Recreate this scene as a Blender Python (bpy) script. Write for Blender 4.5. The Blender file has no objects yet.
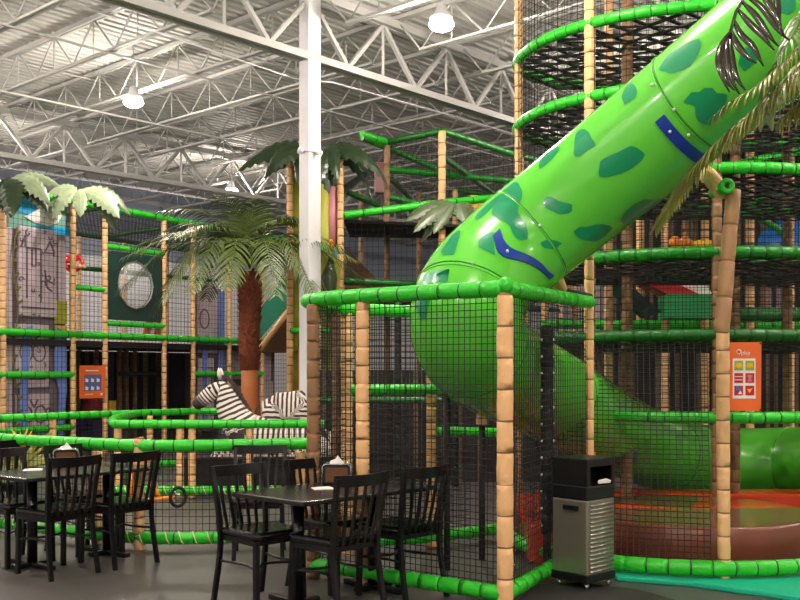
import bpy, bmesh, math, random
import numpy as np
from mathutils import Vector, Matrix, noise as mnoise
random.seed(7)
PI = math.pi
SC = bpy.context.scene
COL = SC.collection
V = Vector
# ---------------------------------------------------------------- camera, world, exposure
cam = bpy.data.cameras.new('camera'); cam_o = bpy.data.objects.new('camera', cam); COL.objects.link(cam_o)
cam_o.location = (0, 0, 1.5); cam_o.rotation_euler = (PI/2, 0, 0)
cam.sensor_width = 36; cam.lens = 45; cam.shift_y = 0.0875; cam.clip_end = 200
SC.camera = cam_o
w = bpy.data.worlds.new('world'); SC.world = w; w.use_nodes = True
w.node_tree.nodes['Background'].inputs[0].default_value = (0.8, 0.85, 0.9, 1)
w.node_tree.nodes['Background'].inputs[1].default_value = 0.3
SC.view_settings.view_transform = 'Standard'; SC.view_settings.look = 'None'
SC.view_settings.exposure = 0.3; SC.view_settings.gamma = 1.0
SC.view_settings.use_curve_mapping = False
LAMP_POWER = 430.0

# ---------------------------------------------------------------- materials
def lin(c):
    return tuple(((x/255)/12.92 if x/255 <= .04045 else ((x/255+.055)/1.055)**2.4) for x in c)
def mat(name, rgb, rough=.6, metal=0, var=.12, vscale=6, bump=0, bscale=40, coat=0, emit=None, estr=0, spec=.5):
    m = bpy.data.materials.new(name); m.use_nodes = True
    nt = m.node_tree; b = nt.nodes['Principled BSDF']
    c = lin(rgb)
    b.inputs['Roughness'].default_value = rough; b.inputs['Metallic'].default_value = metal
    b.inputs['Specular IOR Level'].default_value = spec
    b.inputs['Coat Weight'].default_value = coat
    tc = nt.nodes.new('ShaderNodeTexCoord')
    if var > 0:
        n = nt.nodes.new('ShaderNodeTexNoise'); n.inputs['Scale'].default_value = vscale; n.inputs['Detail'].default_value = 4
        r = nt.nodes.new('ShaderNodeMix'); r.data_type = 'RGBA'
        r.inputs[6].default_value = (*[x*(1-var) for x in c], 1); r.inputs[7].default_value = (*[min(1, x*(1+var)) for x in c], 1)
        nt.links.new(tc.outputs['Object'], n.inputs['Vector']); nt.links.new(n.outputs['Fac'], r.inputs[0])
        nt.links.new(r.outputs[2], b.inputs['Base Color'])
    else:
        b.inputs['Base Color'].default_value = (*c, 1)
    if bump > 0:
        n2 = nt.nodes.new('ShaderNodeTexNoise'); n2.inputs['Scale'].default_value = bscale; n2.inputs['Detail'].default_value = 3
        bp = nt.nodes.new('ShaderNodeBump'); bp.inputs['Strength'].default_value = bump; bp.inputs['Distance'].default_value = .02
        nt.links.new(tc.outputs['Object'], n2.inputs['Vector']); nt.links.new(n2.outputs['Fac'], bp.inputs['Height'])
        nt.links.new(bp.outputs['Normal'], b.inputs['Normal'])
    if emit:
        b.inputs['Emission Color'].default_value = (*lin(emit), 1); b.inputs['Emission Strength'].default_value = estr
    return m
M = {}
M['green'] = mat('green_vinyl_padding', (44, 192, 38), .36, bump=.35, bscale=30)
M['green_shade'] = mat('shaded_green_vinyl_padding', (16, 96, 24), .4, bump=.3, bscale=30)  # same padding as green, with shade put into the colour
M['green_half_shade'] = mat('half_shaded_green_vinyl_padding', (24, 132, 28), .35, bump=.4, bscale=30)  # the green padding again, half as much shade in its colour
M['tie'] = mat('dark_tie', (20, 70, 25), .6, var=0)
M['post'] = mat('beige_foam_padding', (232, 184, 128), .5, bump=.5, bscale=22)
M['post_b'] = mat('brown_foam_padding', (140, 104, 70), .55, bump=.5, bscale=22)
M['ptie'] = mat('brown_tie', (130, 92, 55), .7, var=0)
M['bpost'] = mat('black_foam_padding', (16, 16, 18), .5, bump=.3)
M['tube'] = mat('lime_green_plastic', (92, 198, 56), .25, var=.05, vscale=2, coat=.3)
M['tube_in'] = mat('green_plastic_inside', (40, 130, 35), .4, var=.05)
M['spot'] = mat('teal_green_paint', (8, 138, 88), .28, var=.08, coat=.2)
M['blue'] = mat('blue_strap_paint', (16, 52, 150), .35, var=.05)
M['bolt'] = mat('bolt_steel', (225, 225, 220), .3, .6, var=0)
M['net'] = mat('black_twine', (14, 14, 14), .8, var=0)
M['web'] = mat('black_webbing', (12, 12, 13), .55, var=.1)
M['white'] = mat('white_painted_steel', (222, 221, 224), .5, var=.04)
M['roof'] = mat('white_painted_roof_steel', (178, 178, 174), .55, var=.05)
M['deck'] = mat('painted_roof_deck', (196, 196, 190), .6, var=.05)
M['black'] = mat('black_painted_metal', (13, 12, 14), .28, var=.1, spec=.5)
M['vinyl'] = mat('black_vinyl_seat', (16, 15, 16), .13, var=.1, bump=.25, bscale=7)
M['ttop'] = mat('dark_laminate_tabletop', (34, 31, 28), .25, var=.15)
M['steel'] = mat('brushed_stainless', (164, 156, 142), .36, .85, var=.015, vscale=9)
M['plastic'] = mat('black_plastic', (18, 17, 18), .32, var=.1)
M['paper'] = mat('white_paper', (240, 238, 232), .8, var=.02)
M['chrome'] = mat('chrome', (200, 200, 200), .12, 1, var=0)
M['drum'] = mat('brown_vinyl', (122, 68, 48), .3, bump=.1, bscale=5)
M['drumtop'] = mat('olive_brown_vinyl', (110, 78, 56), .15, var=.25, vscale=3)
M['orange_red'] = mat('orange_red_vinyl', (206, 62, 26), .2, var=.15, bump=.1, bscale=5)
M['turq'] = mat('turquoise_mat', (10, 178, 138), .4, var=.06)
M['leaf'] = mat('dark_green_leaf', (36, 54, 30), .35, var=.45, vscale=5)
M['leaf2'] = mat('grey_green_leaf', (134, 150, 116), .4, var=.5, vscale=4)
M['frond'] = mat('palm_leaflet', (92, 110, 56), .4, var=.5, vscale=7)
M['leafm'] = mat('mid_green_leaf', (72, 88, 56), .4, var=.35, vscale=5)
M['frond2'] = mat('olive_palm_leaflet', (128, 132, 58), .4, var=.5, vscale=6)
M['frond3'] = mat('glossy_dark_leaflet', (40, 38, 20), .15, var=.5, vscale=6, coat=.4)
M['trunk_h'] = mat('hairy_palm_trunk', (124, 62, 38), .9, var=.5, vscale=16, bump=1, bscale=30)
M['trunk_s'] = mat('smooth_palm_trunk', (172, 98, 48), .6, var=.25, vscale=6, bump=.4, bscale=10)
M['orange'] = mat('orange_sign', (242, 108, 40), .45, var=.05)
M['orange_p'] = mat('orange_paint', (240, 140, 30), .35, var=.05)
M['rubber'] = mat('black_rubber', (22, 22, 22), .7, var=.1)
M['stone'] = mat('mauve_stone_paint', (196, 180, 186), .8, var=.25, vscale=5, bump=.5, bscale=14)
M['stone_d'] = mat('dark_mauve_stone_paint', (122, 106, 116), .8, var=.3, vscale=5, bump=.5, bscale=14)
M['rock'] = mat('grey_rock', (150, 135, 128), .8, var=.3, vscale=9, bump=.6, bscale=12)
M['water'] = mat('painted_waterfall', (118, 142, 214), .5, var=.35, vscale=9)
M['sky'] = mat('sky_blue_paint', (24, 160, 214), .6, var=.1)
M['sand'] = mat('yellow_ochre_paint', (214, 178, 70), .6, var=.25, vscale=6)
M['yelgreen'] = mat('yellow_green_paint', (170, 172, 62), .6, var=.35, vscale=5)
M['teal'] = mat('teal_panel', (18, 128, 96), .45, var=.1)
M['dteal'] = mat('dark_green_panel', (8, 52, 44), .4, var=.1)
M['brown'] = mat('brown_panel', (96, 58, 26), .6, var=.2)
M['red'] = mat('red_plastic', (200, 24, 36), .35, var=.08)
M['pink'] = mat('pink_panel', (196, 130, 140), .5, var=.1)
M['purple'] = mat('purple_panel', (48, 34, 84), .5, var=.1)
M['blue2'] = mat('bright_blue_plastic', (28, 118, 200), .35, var=.08)
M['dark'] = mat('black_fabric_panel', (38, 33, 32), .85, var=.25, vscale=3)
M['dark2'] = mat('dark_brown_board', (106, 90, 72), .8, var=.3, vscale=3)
M['yellow'] = mat('yellow_plastic', (240, 190, 30), .4, var=.1)
M['cream'] = mat('cream_rope', (220, 214, 160), .7, var=.05)
M['wallw'] = mat('white_wall_paint', (225, 226, 230), .8, var=.04)
M['wallb'] = mat('blue_grey_wall_paint', (140, 150, 166), .7, var=.05)
M['lamp'] = mat('lamp_lens', (255, 244, 230), .5, var=0, emit=(255, 240, 228), estr=LAMP_POWER)
def glassmat():
    m = bpy.data.materials.new('clear_bubble'); m.use_nodes = True
    b = m.node_tree.nodes['Principled BSDF']
    b.inputs['Base Color'].default_value = (.85, .9, .92, 1); b.inputs['Roughness'].default_value = .08
    b.inputs['Alpha'].default_value = .22; b.inputs['Specular IOR Level'].default_value = .8
    return m
M['glass'] = glassmat()
def floormat():
    m = mat('dark_grey_floor', (74, 70, 69), .36, var=.2, vscale=1.2)
    nt = m.node_tree; b = nt.nodes['Principled BSDF']
    n = nt.nodes.new('ShaderNodeTexNoise'); n.inputs['Scale'].default_value = 260; n.inputs['Detail'].default_value = 2
    tc = nt.nodes.new('ShaderNodeTexCoord'); nt.links.new(tc.outputs['Object'], n.inputs['Vector'])
    bp = nt.nodes.new('ShaderNodeBump'); bp.inputs['Strength'].default_value = .25; bp.inputs['Distance'].default_value = .01
    nt.links.new(n.outputs['Fac'], bp.inputs['Height']); nt.links.new(bp.outputs['Normal'], b.inputs['Normal'])
    return m
M['floor'] = floormat()
def zebramat():
    m = bpy.data.materials.new('zebra_coat'); m.use_nodes = True; nt = m.node_tree; b = nt.nodes['Principled BSDF']
    a = nt.nodes.new('ShaderNodeAttribute'); a.attribute_name = 'stripe'
    n = nt.nodes.new('ShaderNodeTexNoise'); n.inputs['Scale'].default_value = 7
    tc = nt.nodes.new('ShaderNodeTexCoord'); nt.links.new(tc.outputs['Object'], n.inputs['Vector'])
    ad = nt.nodes.new('ShaderNodeMath'); ad.operation = 'MULTIPLY_ADD'; ad.inputs[1].default_value = 2.6
    nt.links.new(n.outputs['Fac'], ad.inputs[0]); nt.links.new(a.outputs['Fac'], ad.inputs[2])
    s = nt.nodes.new('ShaderNodeMath'); s.operation = 'SINE'; nt.links.new(ad.outputs[0], s.inputs[0])
    r = nt.nodes.new('ShaderNodeValToRGB'); r.color_ramp.elements[0].position = .38; r.color_ramp.elements[1].position = .5
    r.color_ramp.elements[0].color = (*lin((54, 42, 38)), 1); r.color_ramp.elements[1].color = (*lin((232, 222, 212)), 1)
    h = nt.nodes.new('ShaderNodeMath'); h.operation = 'MULTIPLY_ADD'; h.inputs[1].default_value = .5; h.inputs[2].default_value = .5
    nt.links.new(s.outputs[0], h.inputs[0]); nt.links.new(h.outputs[0], r.inputs[0])
    d = nt.nodes.new('ShaderNodeAttribute'); d.attribute_name = 'muzzle'
    mx = nt.nodes.new('ShaderNodeMix'); mx.data_type = 'RGBA'; mx.inputs[7].default_value = (*lin((48, 34, 32)), 1)
    nt.links.new(d.outputs['Fac'], mx.inputs[0]); nt.links.new(r.outputs[0], mx.inputs[6]); nt.links.new(mx.outputs[2], b.inputs['Base Color'])
    b.inputs['Roughness'].default_value = .6
    return m
M['zebra'] = zebramat()

# ---------------------------------------------------------------- mesh builder and objects
class MB:
    def __init__(s): s.v = []; s.f = []; s.m = []; s.sm = []
    def add(s, vs, fs, mi=0, smooth=False):
        o = len(s.v); s.v += [tuple(x) for x in vs]
        for f in fs: s.f.append([i+o for i in f]); s.m.append(mi); s.sm.append(smooth)
    def box(s, c, d, R=None, mi=0):
        c = V(c); pts = []
        for z in (-1, 1):
            for x, y in ((-1, -1), (1, -1), (1, 1), (-1, 1)):
                p = V((x*d[0]/2, y*d[1]/2, z*d[2]/2)); pts.append(c+(R @ p if R else p))
        s.add(pts, [(0, 3, 2, 1), (4, 5, 6, 7), (0, 1, 5, 4), (1, 2, 6, 5), (2, 3, 7, 6), (3, 0, 4, 7)], mi)
    def bar(s, p, q, w, h, mi=0, up=(0, 0, 1)):
        p = V(p); q = V(q); t = (q-p); L = t.length; t.normalize(); u = V(up)
        if abs(t.dot(u)) > .98: u = V((1, 0, 0))
        x = t.cross(u).normalized(); y = x.cross(t)
        R = Matrix((x, t, y)).transposed()
        s.box((p+q)/2, (w, L, h), R, mi)
    def tube(s, pts, r, n=8, mi=0, caps=True, smooth=True, mis=None, closed=False):
        pts = [V(p) for p in pts]; N = len(pts)
        rs = r if isinstance(r, (list, tuple)) else [r]*N
        T = []
        for i in range(N):
            if closed: t = pts[(i+1) % N]-pts[i-1]
            else: t = pts[min(i+1, N-1)]-pts[max(i-1, 0)]
            T.append(t.normalized())
        u = V((0, 0, 1)) if abs(T[0].z) < .9 else V((0, 1, 0))
        x = (u-T[0]*u.dot(T[0])).normalized(); vs = []
        for i in range(N):
            x = (x-T[i]*x.dot(T[i])).normalized(); y = T[i].cross(x)
            for k in range(n):
                a = 2*PI*k/n; vs.append(pts[i]+(x*math.cos(a)+y*math.sin(a))*rs[i])
        o = len(s.v); s.v += [tuple(a) for a in vs]
        for i in range(N if closed else N-1):
            j = (i+1) % N
            for k in range(n):
                k2 = (k+1) % n
                s.f.append([o+i*n+k, o+i*n+k2, o+j*n+k2, o+j*n+k]); s.m.append(mis[i] if mis else mi); s.sm.append(smooth)
        if caps and not closed:
            s.f.append([o+k for k in reversed(range(n))]); s.m.append(mi); s.sm.append(False)
            s.f.append([o+(N-1)*n+k for k in range(n)]); s.m.append(mi); s.sm.append(False)
    def lathe(s, prof, c=(0, 0, 0), n=24, mi=0, smooth=True):
        vs = []; fs = []
        for r, z in prof:
            for k in range(n):
                a = 2*PI*k/n; vs.append((c[0]+r*math.cos(a), c[1]+r*math.sin(a), c[2]+z))
        for i in range(len(prof)-1):
            for k in range(n):
                k2 = (k+1) % n; fs.append((i*n+k, i*n+k2, (i+1)*n+k2, (i+1)*n+k))
        s.add(vs, fs, mi, smooth)
    def ball(s, c, r, n=12, mi=0, sc=(1, 1, 1)):
        vs = []; fs = []; m = n//2
        for i in range(m+1):
            b = PI*i/m
            for k in range(n):
                a = 2*PI*k/n; vs.append((c[0]+sc[0]*r*math.sin(b)*math.cos(a), c[1]+sc[1]*r*math.sin(b)*math.sin(a), c[2]-sc[2]*r*math.cos(b)))
        for i in range(m):
            for k in range(n):
                k2 = (k+1) % n; fs.append((i*n+k, i*n+k2, (i+1)*n+k2, (i+1)*n+k))
        s.add(vs, fs, mi, True)
    def prism(s, pts, z0, z1, R=None, mi=0):           # polygon in xy (z up) extruded; R is a 4x4 placing it
        n = len(pts); vs = [V((p[0], p[1], z0)) for p in pts]+[V((p[0], p[1], z1)) for p in pts]
        if R: vs = [R @ p for p in vs]
        s.add(vs, [tuple(reversed(range(n))), tuple(range(n, 2*n))]+[(i, (i+1) % n, n+(i+1) % n, n+i) for i in range(n)], mi)
    def build(s, name, mats, parent=None, bevel=0, local=False, seg=2):
        if not isinstance(mats, (list, tuple)): mats = [mats]
        off = V((0, 0, 0))
        if parent is not None and not local:
            p = parent
            while p is not None: off += p.location; p = p.parent
        me = bpy.data.meshes.new(name)
        me.from_pydata([(a[0]-off.x, a[1]-off.y, a[2]-off.z) for a in s.v], [], s.f)
        for m_ in mats: me.materials.append(M[m_] if isinstance(m_, str) else m_)
        me.polygons.foreach_set('material_index', s.m); me.polygons.foreach_set('use_smooth', s.sm)
        me.update()
        o = bpy.data.objects.new(name, me); COL.objects.link(o)
        if parent is not None: o.parent = parent
        if bevel:
            b = o.modifiers.new('bevel', 'BEVEL'); b.width = bevel; b.segments = seg; b.limit_method = 'ANGLE'
        return o
def thing(name, label, cat, loc=(0, 0, 0), rotz=0, group=None):
    o = bpy.data.objects.new(name, None); COL.objects.link(o); o.empty_display_size = .1
    o.location = loc; o.rotation_euler = (0, 0, rotz); o['label'] = label; o['category'] = cat
    if group: o['group'] = group
    return o
def tag(o, label, cat, group=None):
    o['label'] = label; o['category'] = cat
    if group: o['group'] = group
    return o
def struct(o): o['kind'] = 'structure'; return o
def dup(root, loc, rotz, label, group=None, sc=None):
    r = root.copy(); COL.objects.link(r); r.location = loc; r.rotation_euler = (0, 0, rotz); r['label'] = label
    if group: r['group'] = group
    if sc: r.scale = sc
    for ch in list(root.children):
        c = ch.copy(); COL.objects.link(c); c.parent = r
        for g in ch.children:
            d = g.copy(); COL.objects.link(d); d.parent = c
    return r
def G(px, Y, z=0.0): return V(((px-400)/1000*Y, Y, z))          # a place on the ground plan by bearing and distance
def PZ(px, py, Y): return V(((px-400)/1000*Y, Y, 1.5-(py-370)*Y/1000))
def smooth_path(P, step=.05, closed=False):
    P = [V(p) for p in P]; out = []; n = len(P)
    rng = range(n if closed else n-1)
    for i in rng:
        if closed: a, b, c, d = P[i-1], P[i], P[(i+1) % n], P[(i+2) % n]
        else: a, b, c, d = P[max(i-1, 0)], P[i], P[i+1], P[min(i+2, n-1)]
        k = max(1, int((c-b).length/step))
        for j in range(k):
            t = j/k; out.append(.5*((2*b)+(c-a)*t+(2*a-5*b+4*c-d)*t*t+(3*b-a-3*c+d)*t**3))
    if not closed: out.append(P[-1])
    return out
def resample(pts, n):
    L = [0]
    for a, b in zip(pts, pts[1:]): L.append(L[-1]+(b-a).length)
    out = []; j = 0
    for i in range(n):
        s = L[-1]*i/(n-1)
        while j < len(L)-2 and L[j+1] < s: j += 1
        d = L[j+1]-L[j]; t = (s-L[j])/d if d > 0 else 0
        out.append(pts[j].lerp(pts[j+1], t))
    return out
def plen(pts): return sum((b-a).length for a, b in zip(pts, pts[1:]))
def pad(mb, pts, r=.047, cell=.13, n=10, straight=True):
    """foam pad tied every `cell`: pinched at each tie, a thin tie (material 1) in the pinch"""
    pts = [V(p) for p in pts]; L = plen(pts); k = max(1, round(L/cell)); fine = resample(pts, k*4+1)
    out = []; rs = []; mis = []
    for i in range(k):
        a, b = fine[i*4], fine[i*4+4]
        t = .004/((b-a).length+1e-6)
        q = [a, a.lerp(fine[i*4+1], .12), fine[i*4+1], fine[i*4+2], fine[i*4+3], b.lerp(fine[i*4+3], .12)]
        j = 1+random.uniform(-.03, .03)
        rr = [r*.92, r*.99*j, r*1.01*j, r*1.02*j, r*1.01*j, r*.99*j]
        if straight: q = [x+V((random.uniform(-1, 1), random.uniform(-1, 1), 0))*.0015 for x in q]
        out += q; rs += rr; mis += [1 if random.random() < .9 else 0, 0, 0, 0, 0, 1]
    out.append(fine[-1]); rs.append(r*.9)
    mb.tube(out, rs, n, 0, True, True, mis)
def net(mb, bot, top, cell=.05, w=.0035):
    bot = [V(p) for p in bot]; top = [V(p) for p in top]
    nv = max(2, int(max(plen(bot), plen(top))/cell)); B = resample(bot, nv+1); T = resample(top, nv+1)
    H = sum((t-b).length for b, t in zip(B, T))/len(B); nh = max(1, int(H/cell))
    for b, t in zip(B, T): mb.tube([b, t], w*.55, 4, 0, False, False)
    st = max(1, int(nv/ max(1, int(plen(bot)/.4)))) if len(bot) > 2 else nv
    idx = list(range(0, nv, st))+[nv]
    for j in range(nh+1):
        u = j/nh; mb.tube([B[i].lerp(T[i], u) for i in idx], w*.55, 4, 0, False, False)
def strands(mb, p, q, w=.004): mb.tube([p, q], w, 4, 0, False, False)

# ---------------------------------------------------------------- building shell
CO = V((-1.26, 14, 0)); g_ = V((.669, .743, 0)); j_ = V((-.743, .669, 0))
RB = Matrix((g_, j_, V((0, 0, 1)))).transposed()
def B(u, v, z=0): return CO+g_*u+j_*v+V((0, 0, z))
U0, U1, V0, V1, ZD = -15, 26, -20, 15.5, 6.95
mb = MB(); mb.add([B(U0, V0), B(U1, V0), B(U1, V1), B(U0, V1)], [(0, 1, 2, 3)]); struct(mb.build('floor', 'floor'))
mb = MB(); pitch = .19; n = int((V1-V0)/pitch); prof = []
for i in range(n):
    v = V0+i*pitch; prof += [(v, 0), (v+pitch*.5, 0), (v+pitch*.62, .045), (v+pitch*.88, .045)]
prof.append((V0+n*pitch, 0))
vs = [B(U0, v, ZD+z) for v, z in prof]+[B(U1, v, ZD+z) for v, z in prof]; k = len(prof)
mb.add(vs, [(i, i+1, k+i+1, k+i) for i in range(k-1)]); struct(mb.build('ceiling', 'deck'))
for nm, a, b, m_ in (('wall_back', (U0, V1), (U1, V1), 'wallw'), ('wall_right', (U1, V0), (U1, V1), 'wallw'), ('wall_left', (U0, V0), (U0, V1), 'wallw'), ('wall_front', (U0, V0), (U1, V0), 'wallw')):
    mb = MB(); p, q = B(*a), B(*b); mb.bar(p+V((0, 0, 3.5)), q+V((0, 0, 3.5)), .2, 7.0); struct(mb.build(nm, m_))
mb = MB(); mb.bar(B(U0, V1-.13, 5.85), B(U1, V1-.13, 5.85), .08, 2.1); struct(mb.build('trim_1', 'wallb'))
mb = MB(); mb.bar(B(U0, V1-.2, 6.5), B(U1, V1-.2, 6.5), .1, .12); struct(mb.build('trim_2', 'roof'))

# steel column
t = thing('steel_column', 'white square steel column rising past the leafy fake tree to the roof', 'column', B(0, 0))
mb = MB(); mb.box(B(0, 0, 3.35), (.235, .2, 6.7), RB); mb.build('shaft', 'white', t, .01)
mb = MB(); mb.box(B(0, 0, .01), (.4, .36, .02), RB); mb.build('base_plate', 'white', t)
mb = MB(); mb.box(B(0, 0, 4.55), (.27, .235, .04), RB)
for s in (-1, 1): mb.ball(B(s*.17, 0, 4.55), .05, 8); mb.ball(B(0, s*.15, 4.52), .035, 8)
mb.build('clamp_band', 'white', t)
# girders
def girder(v, u0, u1, lab):
    t = thing('roof_girder', lab, 'roof girder', B(u0, v, 5.8))
    mb = MB(); 
    for o in (-.06, .06): mb.bar(B(u0, v+o, 5.86), B(u1, v+o, 5.86), .08, .1)
    mb.build('bottom_chord', 'roof', t)
    mb = MB()
    for o in (-.06, .06): mb.bar(B(u0, v+o, 6.76), B(u1, v+o, 6.76), .08, .12)
    mb.build('top_chord', 'roof', t)
    mb = MB(); s = 1.5; n = int((u1-u0)/s)
    for i in range(n):
        a = u0+i*s
        mb.bar(B(a, v, 6.72), B(a+s/2, v, 5.9), .06, .06); mb.bar(B(a+s/2, v, 5.9), B(a+s, v, 6.72), .06, .06)
        mb.bar(B(a, v, 6.72), B(a, v, 5.9), .04, .04)
    mb.build('web_members', 'roof', t)
girder(0, -15, 24, 'heavy white roof girder resting on the white steel column, crossing the picture top')
girder(9.3, -15, 24, 'white roof girder deeper in the hall, farther from the steel column')
# joists
def joist(v0, v1, z0=6.3, z1=6.88):
    t = thing('roof_joist', 'white open web steel joist under the corrugated roof deck', 'roof joist', (0, 0, 0), 0, 'roof joists')
    L = v1-v0; a = MB()
    def P(x, z): return V((0, x, z))
    for o in (-.035, .035): a.bar(P(0, z1)+V((o, 0, 0)), P(L, z1)+V((o, 0, 0)), .05, .06)
    a.build('top_chord', 'roof', t, local=True); a = MB()
    for o in (-.03, .03): a.bar(P(.5, z0)+V((o, 0, 0)), P(L-.5, z0)+V((o, 0, 0)), .04, .035)
    a.build('bottom_chord', 'roof', t, local=True); a = MB(); n = int((L-1)/1.15); s = (L-1)/n
    a.tube([P(0, z1), P(.5, z0)], .016, 5)
    for i in range(n):
        x = .5+i*s; a.tube([P(x, z0), P(x+s/2, z1)], .016, 5); a.tube([P(x+s/2, z1), P(x+s, z0)], .016, 5); a.tube([P(x+s/2, z1), P(x+s/2, z0)], .012, 5)
    a.tube([P(L-.5, z0), P(L, z1)], .016, 5)
    a.build('web_bars', 'roof', t, local=True)
    return t
rz = math.atan2(g_.y, g_.x)
def place(o, u, v): o.location = B(u, v); o.rotation_euler = (0, 0, rz); return o
jl = 'white open web steel joist under the corrugated roof deck'
JU = [-7.5+1.55*i for i in range(19)]
A_ = joist(-9.3, 0); C_ = joist(9.3, 15.5)
for i, u in enumerate(JU):
    for v0, proto in ((-9.3, A_), (0, A_), (9.3, C_)):
        if v0 == -9.3 and (u < -4 or u > 10): continue
        if v0 == 0 and u < -6: continue
        if v0 == 9.3 and u < -1.5: continue
        if not proto.get('used'): proto['used'] = 1; place(proto, u, v0)
        else:
            o = dup(proto, B(u, v0), rz, jl, 'roof joists')
for o in bpy.data.objects:
    if 'used' in o: del o['used']
# bridging pipes between joists, fixed under them
mb = MB()
for v in (3, 6.2, 12.4): mb.bar(B(-9, v, 6.27), B(20, v, 6.27), .03, .03); mb.bar(B(-9, v, 6.83), B(20, v, 6.83), .03, .03)
struct(mb.build('trim_3', 'roof'))
mb = MB(); mb.tube([B(-2.6, .35, 5.75), B(-.8, .3, 5.66), B(-.1, .22, 5.6), B(.7, .25, 5.72), B(3.5, .3, 5.78), B(8, .3, 5.78)], .012, 6)
tag(mb.build('cable', 'white'), 'thin white cable sagging past the column under the heavy girder', 'cable')
# lamps
def lamp(u, v, lab, z=6.05):
    t = thing('high_bay_lamp', lab, 'lamp', B(u, v, z), 0)
    c = B(u, v, z); mb = MB(); mb.lathe([(.0, .02), (.14, .02), (.15, .04), (.08, .12), (.06, .22), (0, .22)], c, 20); mb.build('housing', 'white', t)
    mb = MB(); mb.lathe([(0, .018), (.1, .015), (.15, -.01), (.165, -.05), (.14, -.09), (.09, -.115), (0, -.125)], c, 20); mb.build('lens', 'lamp', t)
    mb = MB(); mb.tube([c+V((0, 0, .2)), c+V((0, 0, .88))], .008, 6); mb.build('hanger', 'white', t)
lamp(.49, -1.98, 'glowing round high bay lamp right of the steel column, largest lamp in view')
lamp(-.05, 4.3, 'glowing round high bay lamp left of the steel column, above the left frame')
lamp(6.4, 9.8, 'small distant glowing high bay lamp above the palm tree crown')
for u, v, w_ in ((6.4, -2, 'behind the top of the round tower and slide'), (-6.5, -2, 'above the left dining table, over the picture'), (-6.5, 4.3, 'beyond the left picture edge, over the left fence'), (-12.5, -2, 'far left of the dining tables, outside the picture'), (-12.5, -9, 'behind the camera on the left side'),
    (-6.5, -9, 'nearly overhead of the near table'), (-.05, -9, 'overhead of the leaning post and tower front'), (6.4, -9, 'right of the round tower, outside the picture'), (13, -8, 'far right beyond the rear frame'), (-6.5, -15, 'behind the camera, middle of the hall'), (-.05, -15, 'behind the camera on the right side'), (18.5, 3, 'deepest in the hall behind the rear frame'),
    (-.05, 10.5, 'added to brighten the back wall, beyond the left picture edge'), (-3.3, -5.5, 'added for more even light, above the trash can'), (3.2, -12, 'added for more even light, right of the camera'), (-9.5, -12, 'added for more even light, left of the camera'), (9.8, -5.2, 'added for more even light, right of the rear frame'), (-6.5, 10.5, 'added to light the far back corner, beyond the left picture edge'), (-3.3, 7.4, 'added to light the left climbing frame, beyond the left picture edge'), (-5, 1.2, 'added to light the zebra side, beyond the left picture edge')):  # unseen lamps, added to even out and brighten the hall
    lamp(u, v, 'glowing high bay lamp '+w_)
# ---------------------------------------------------------------- front netted cage
def vpost(parent, p, z0, z1, r=.047, m=('post', 'ptie'), cell=.13, name='post', top=None):
    mb = MB(); a = V(p); a.z = z0; b = V(top if top is not None else p); b.z = z1
    pad(mb, [a, b], r, cell); return mb.build(name, list(m), parent)
def rail(parent, pts, r=.05, m=('green', 'tie'), cell=.16, name='rail'):
    mb = MB(); pad(mb, pts, r, cell, 12); return mb.build(name, list(m), parent)
c0 = G(313.5, 7.2); c1 = G(505, 6.25); c2 = V((1.51, 7.96, 0)); c3 = G(347, 8.1); cm = G(363, 6.93); c4 = G(470, 8.6)
t = thing('netted_cage', 'waist of black netting on beige padded posts with green top rail, directly behind the near dining table', 'play cage', (.5, 7.2, 0))
t['label'] = 'black netted cage with beige padded posts and green top rail, behind the nearest dining table'
Z = 2.01
rail(t, smooth_path([c3+V((0, 0, Z-.02)), G(334, 7.9, Z-.02), G(320, 7.6, Z-.01), c0+V((.03, -.01, Z)), c1+V((0, 0, Z))], .1), .052, name='top_rail')
rail(t, [c1+V((0, 0, Z)), c2+V((0, 0, Z+.03))], .05, name='top_rail')
rail(t, [c3+V((0, 0, Z-.02)), c4+V((0, 0, Z-.02))], .05, name='top_rail')
rail(t, [c0+V((0, 0, .1)), c1+V((0, 0, .1))], .05, name='base_rail')
rail(t, [c1+V((0, 0, .1)), V((1.12, 7.2, .1))], .05, name='base_rail')
rail(t, [c3+V((0, 0, .1)), G(432, 8.4, .1), G(500, 8.8, .1)], .05, name='base_rail')
rail(t, [c3+V((0, 0, 1.34)), G(462, 8.3, 1.34)], .042, name='middle_rail')
vpost(t, c1, 0, Z-.04, .052, cell=.2); vpost(t, c0, 0, Z-.05, .05, ('post_b', 'ptie')); vpost(t, cm, 0, Z+.03, .05, ('post', 'ptie'))
vpost(t, c3, 0, Z-.05, .045); vpost(t, G(336, 7.9), 0, Z-.06, .035, ('post_b', 'ptie'))
vpost(t, c2, 0, Z+1.0, .032, cell=.16); vpost(t, G(431, 8.4), 0, 1.46, .045, ('post', 'ptie'))
mb = MB(); mb.ball(c1+V((0, 0, Z+.02)), .054, 12); mb.build('corner_cap', 'green', t)
def netpart(parent, bot, top, cell=.05, w=.0035, name='net'):
    mb = MB(); net(mb, bot, top, cell, w); return mb.build(name, 'net', parent)
netpart(t, [c0+V((0, 0, .12)), c1+V((0, 0, .12))], [c0+V((0, 0, Z)), c1+V((0, 0, Z))], .042, .005)
netpart(t, [c1+V((0, 0, .12)), c2+V((-.03, -.05, .12))], [c1+V((0, 0, Z)), c2+V((-.03, -.05, Z))], .044, .005)
netpart(t, [c3+V((0, 0, .12)), c4+V((0, 0, .12))], [c3+V((0, 0, Z)), c4+V((0, 0, Z))], .044, .005)
netpart(t, [c3+V((0, 0, .12)), c0+V((0, 0, .12))], [c3+V((0, 0, Z)), c0+V((0, 0, Z))], .044, .005)
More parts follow.
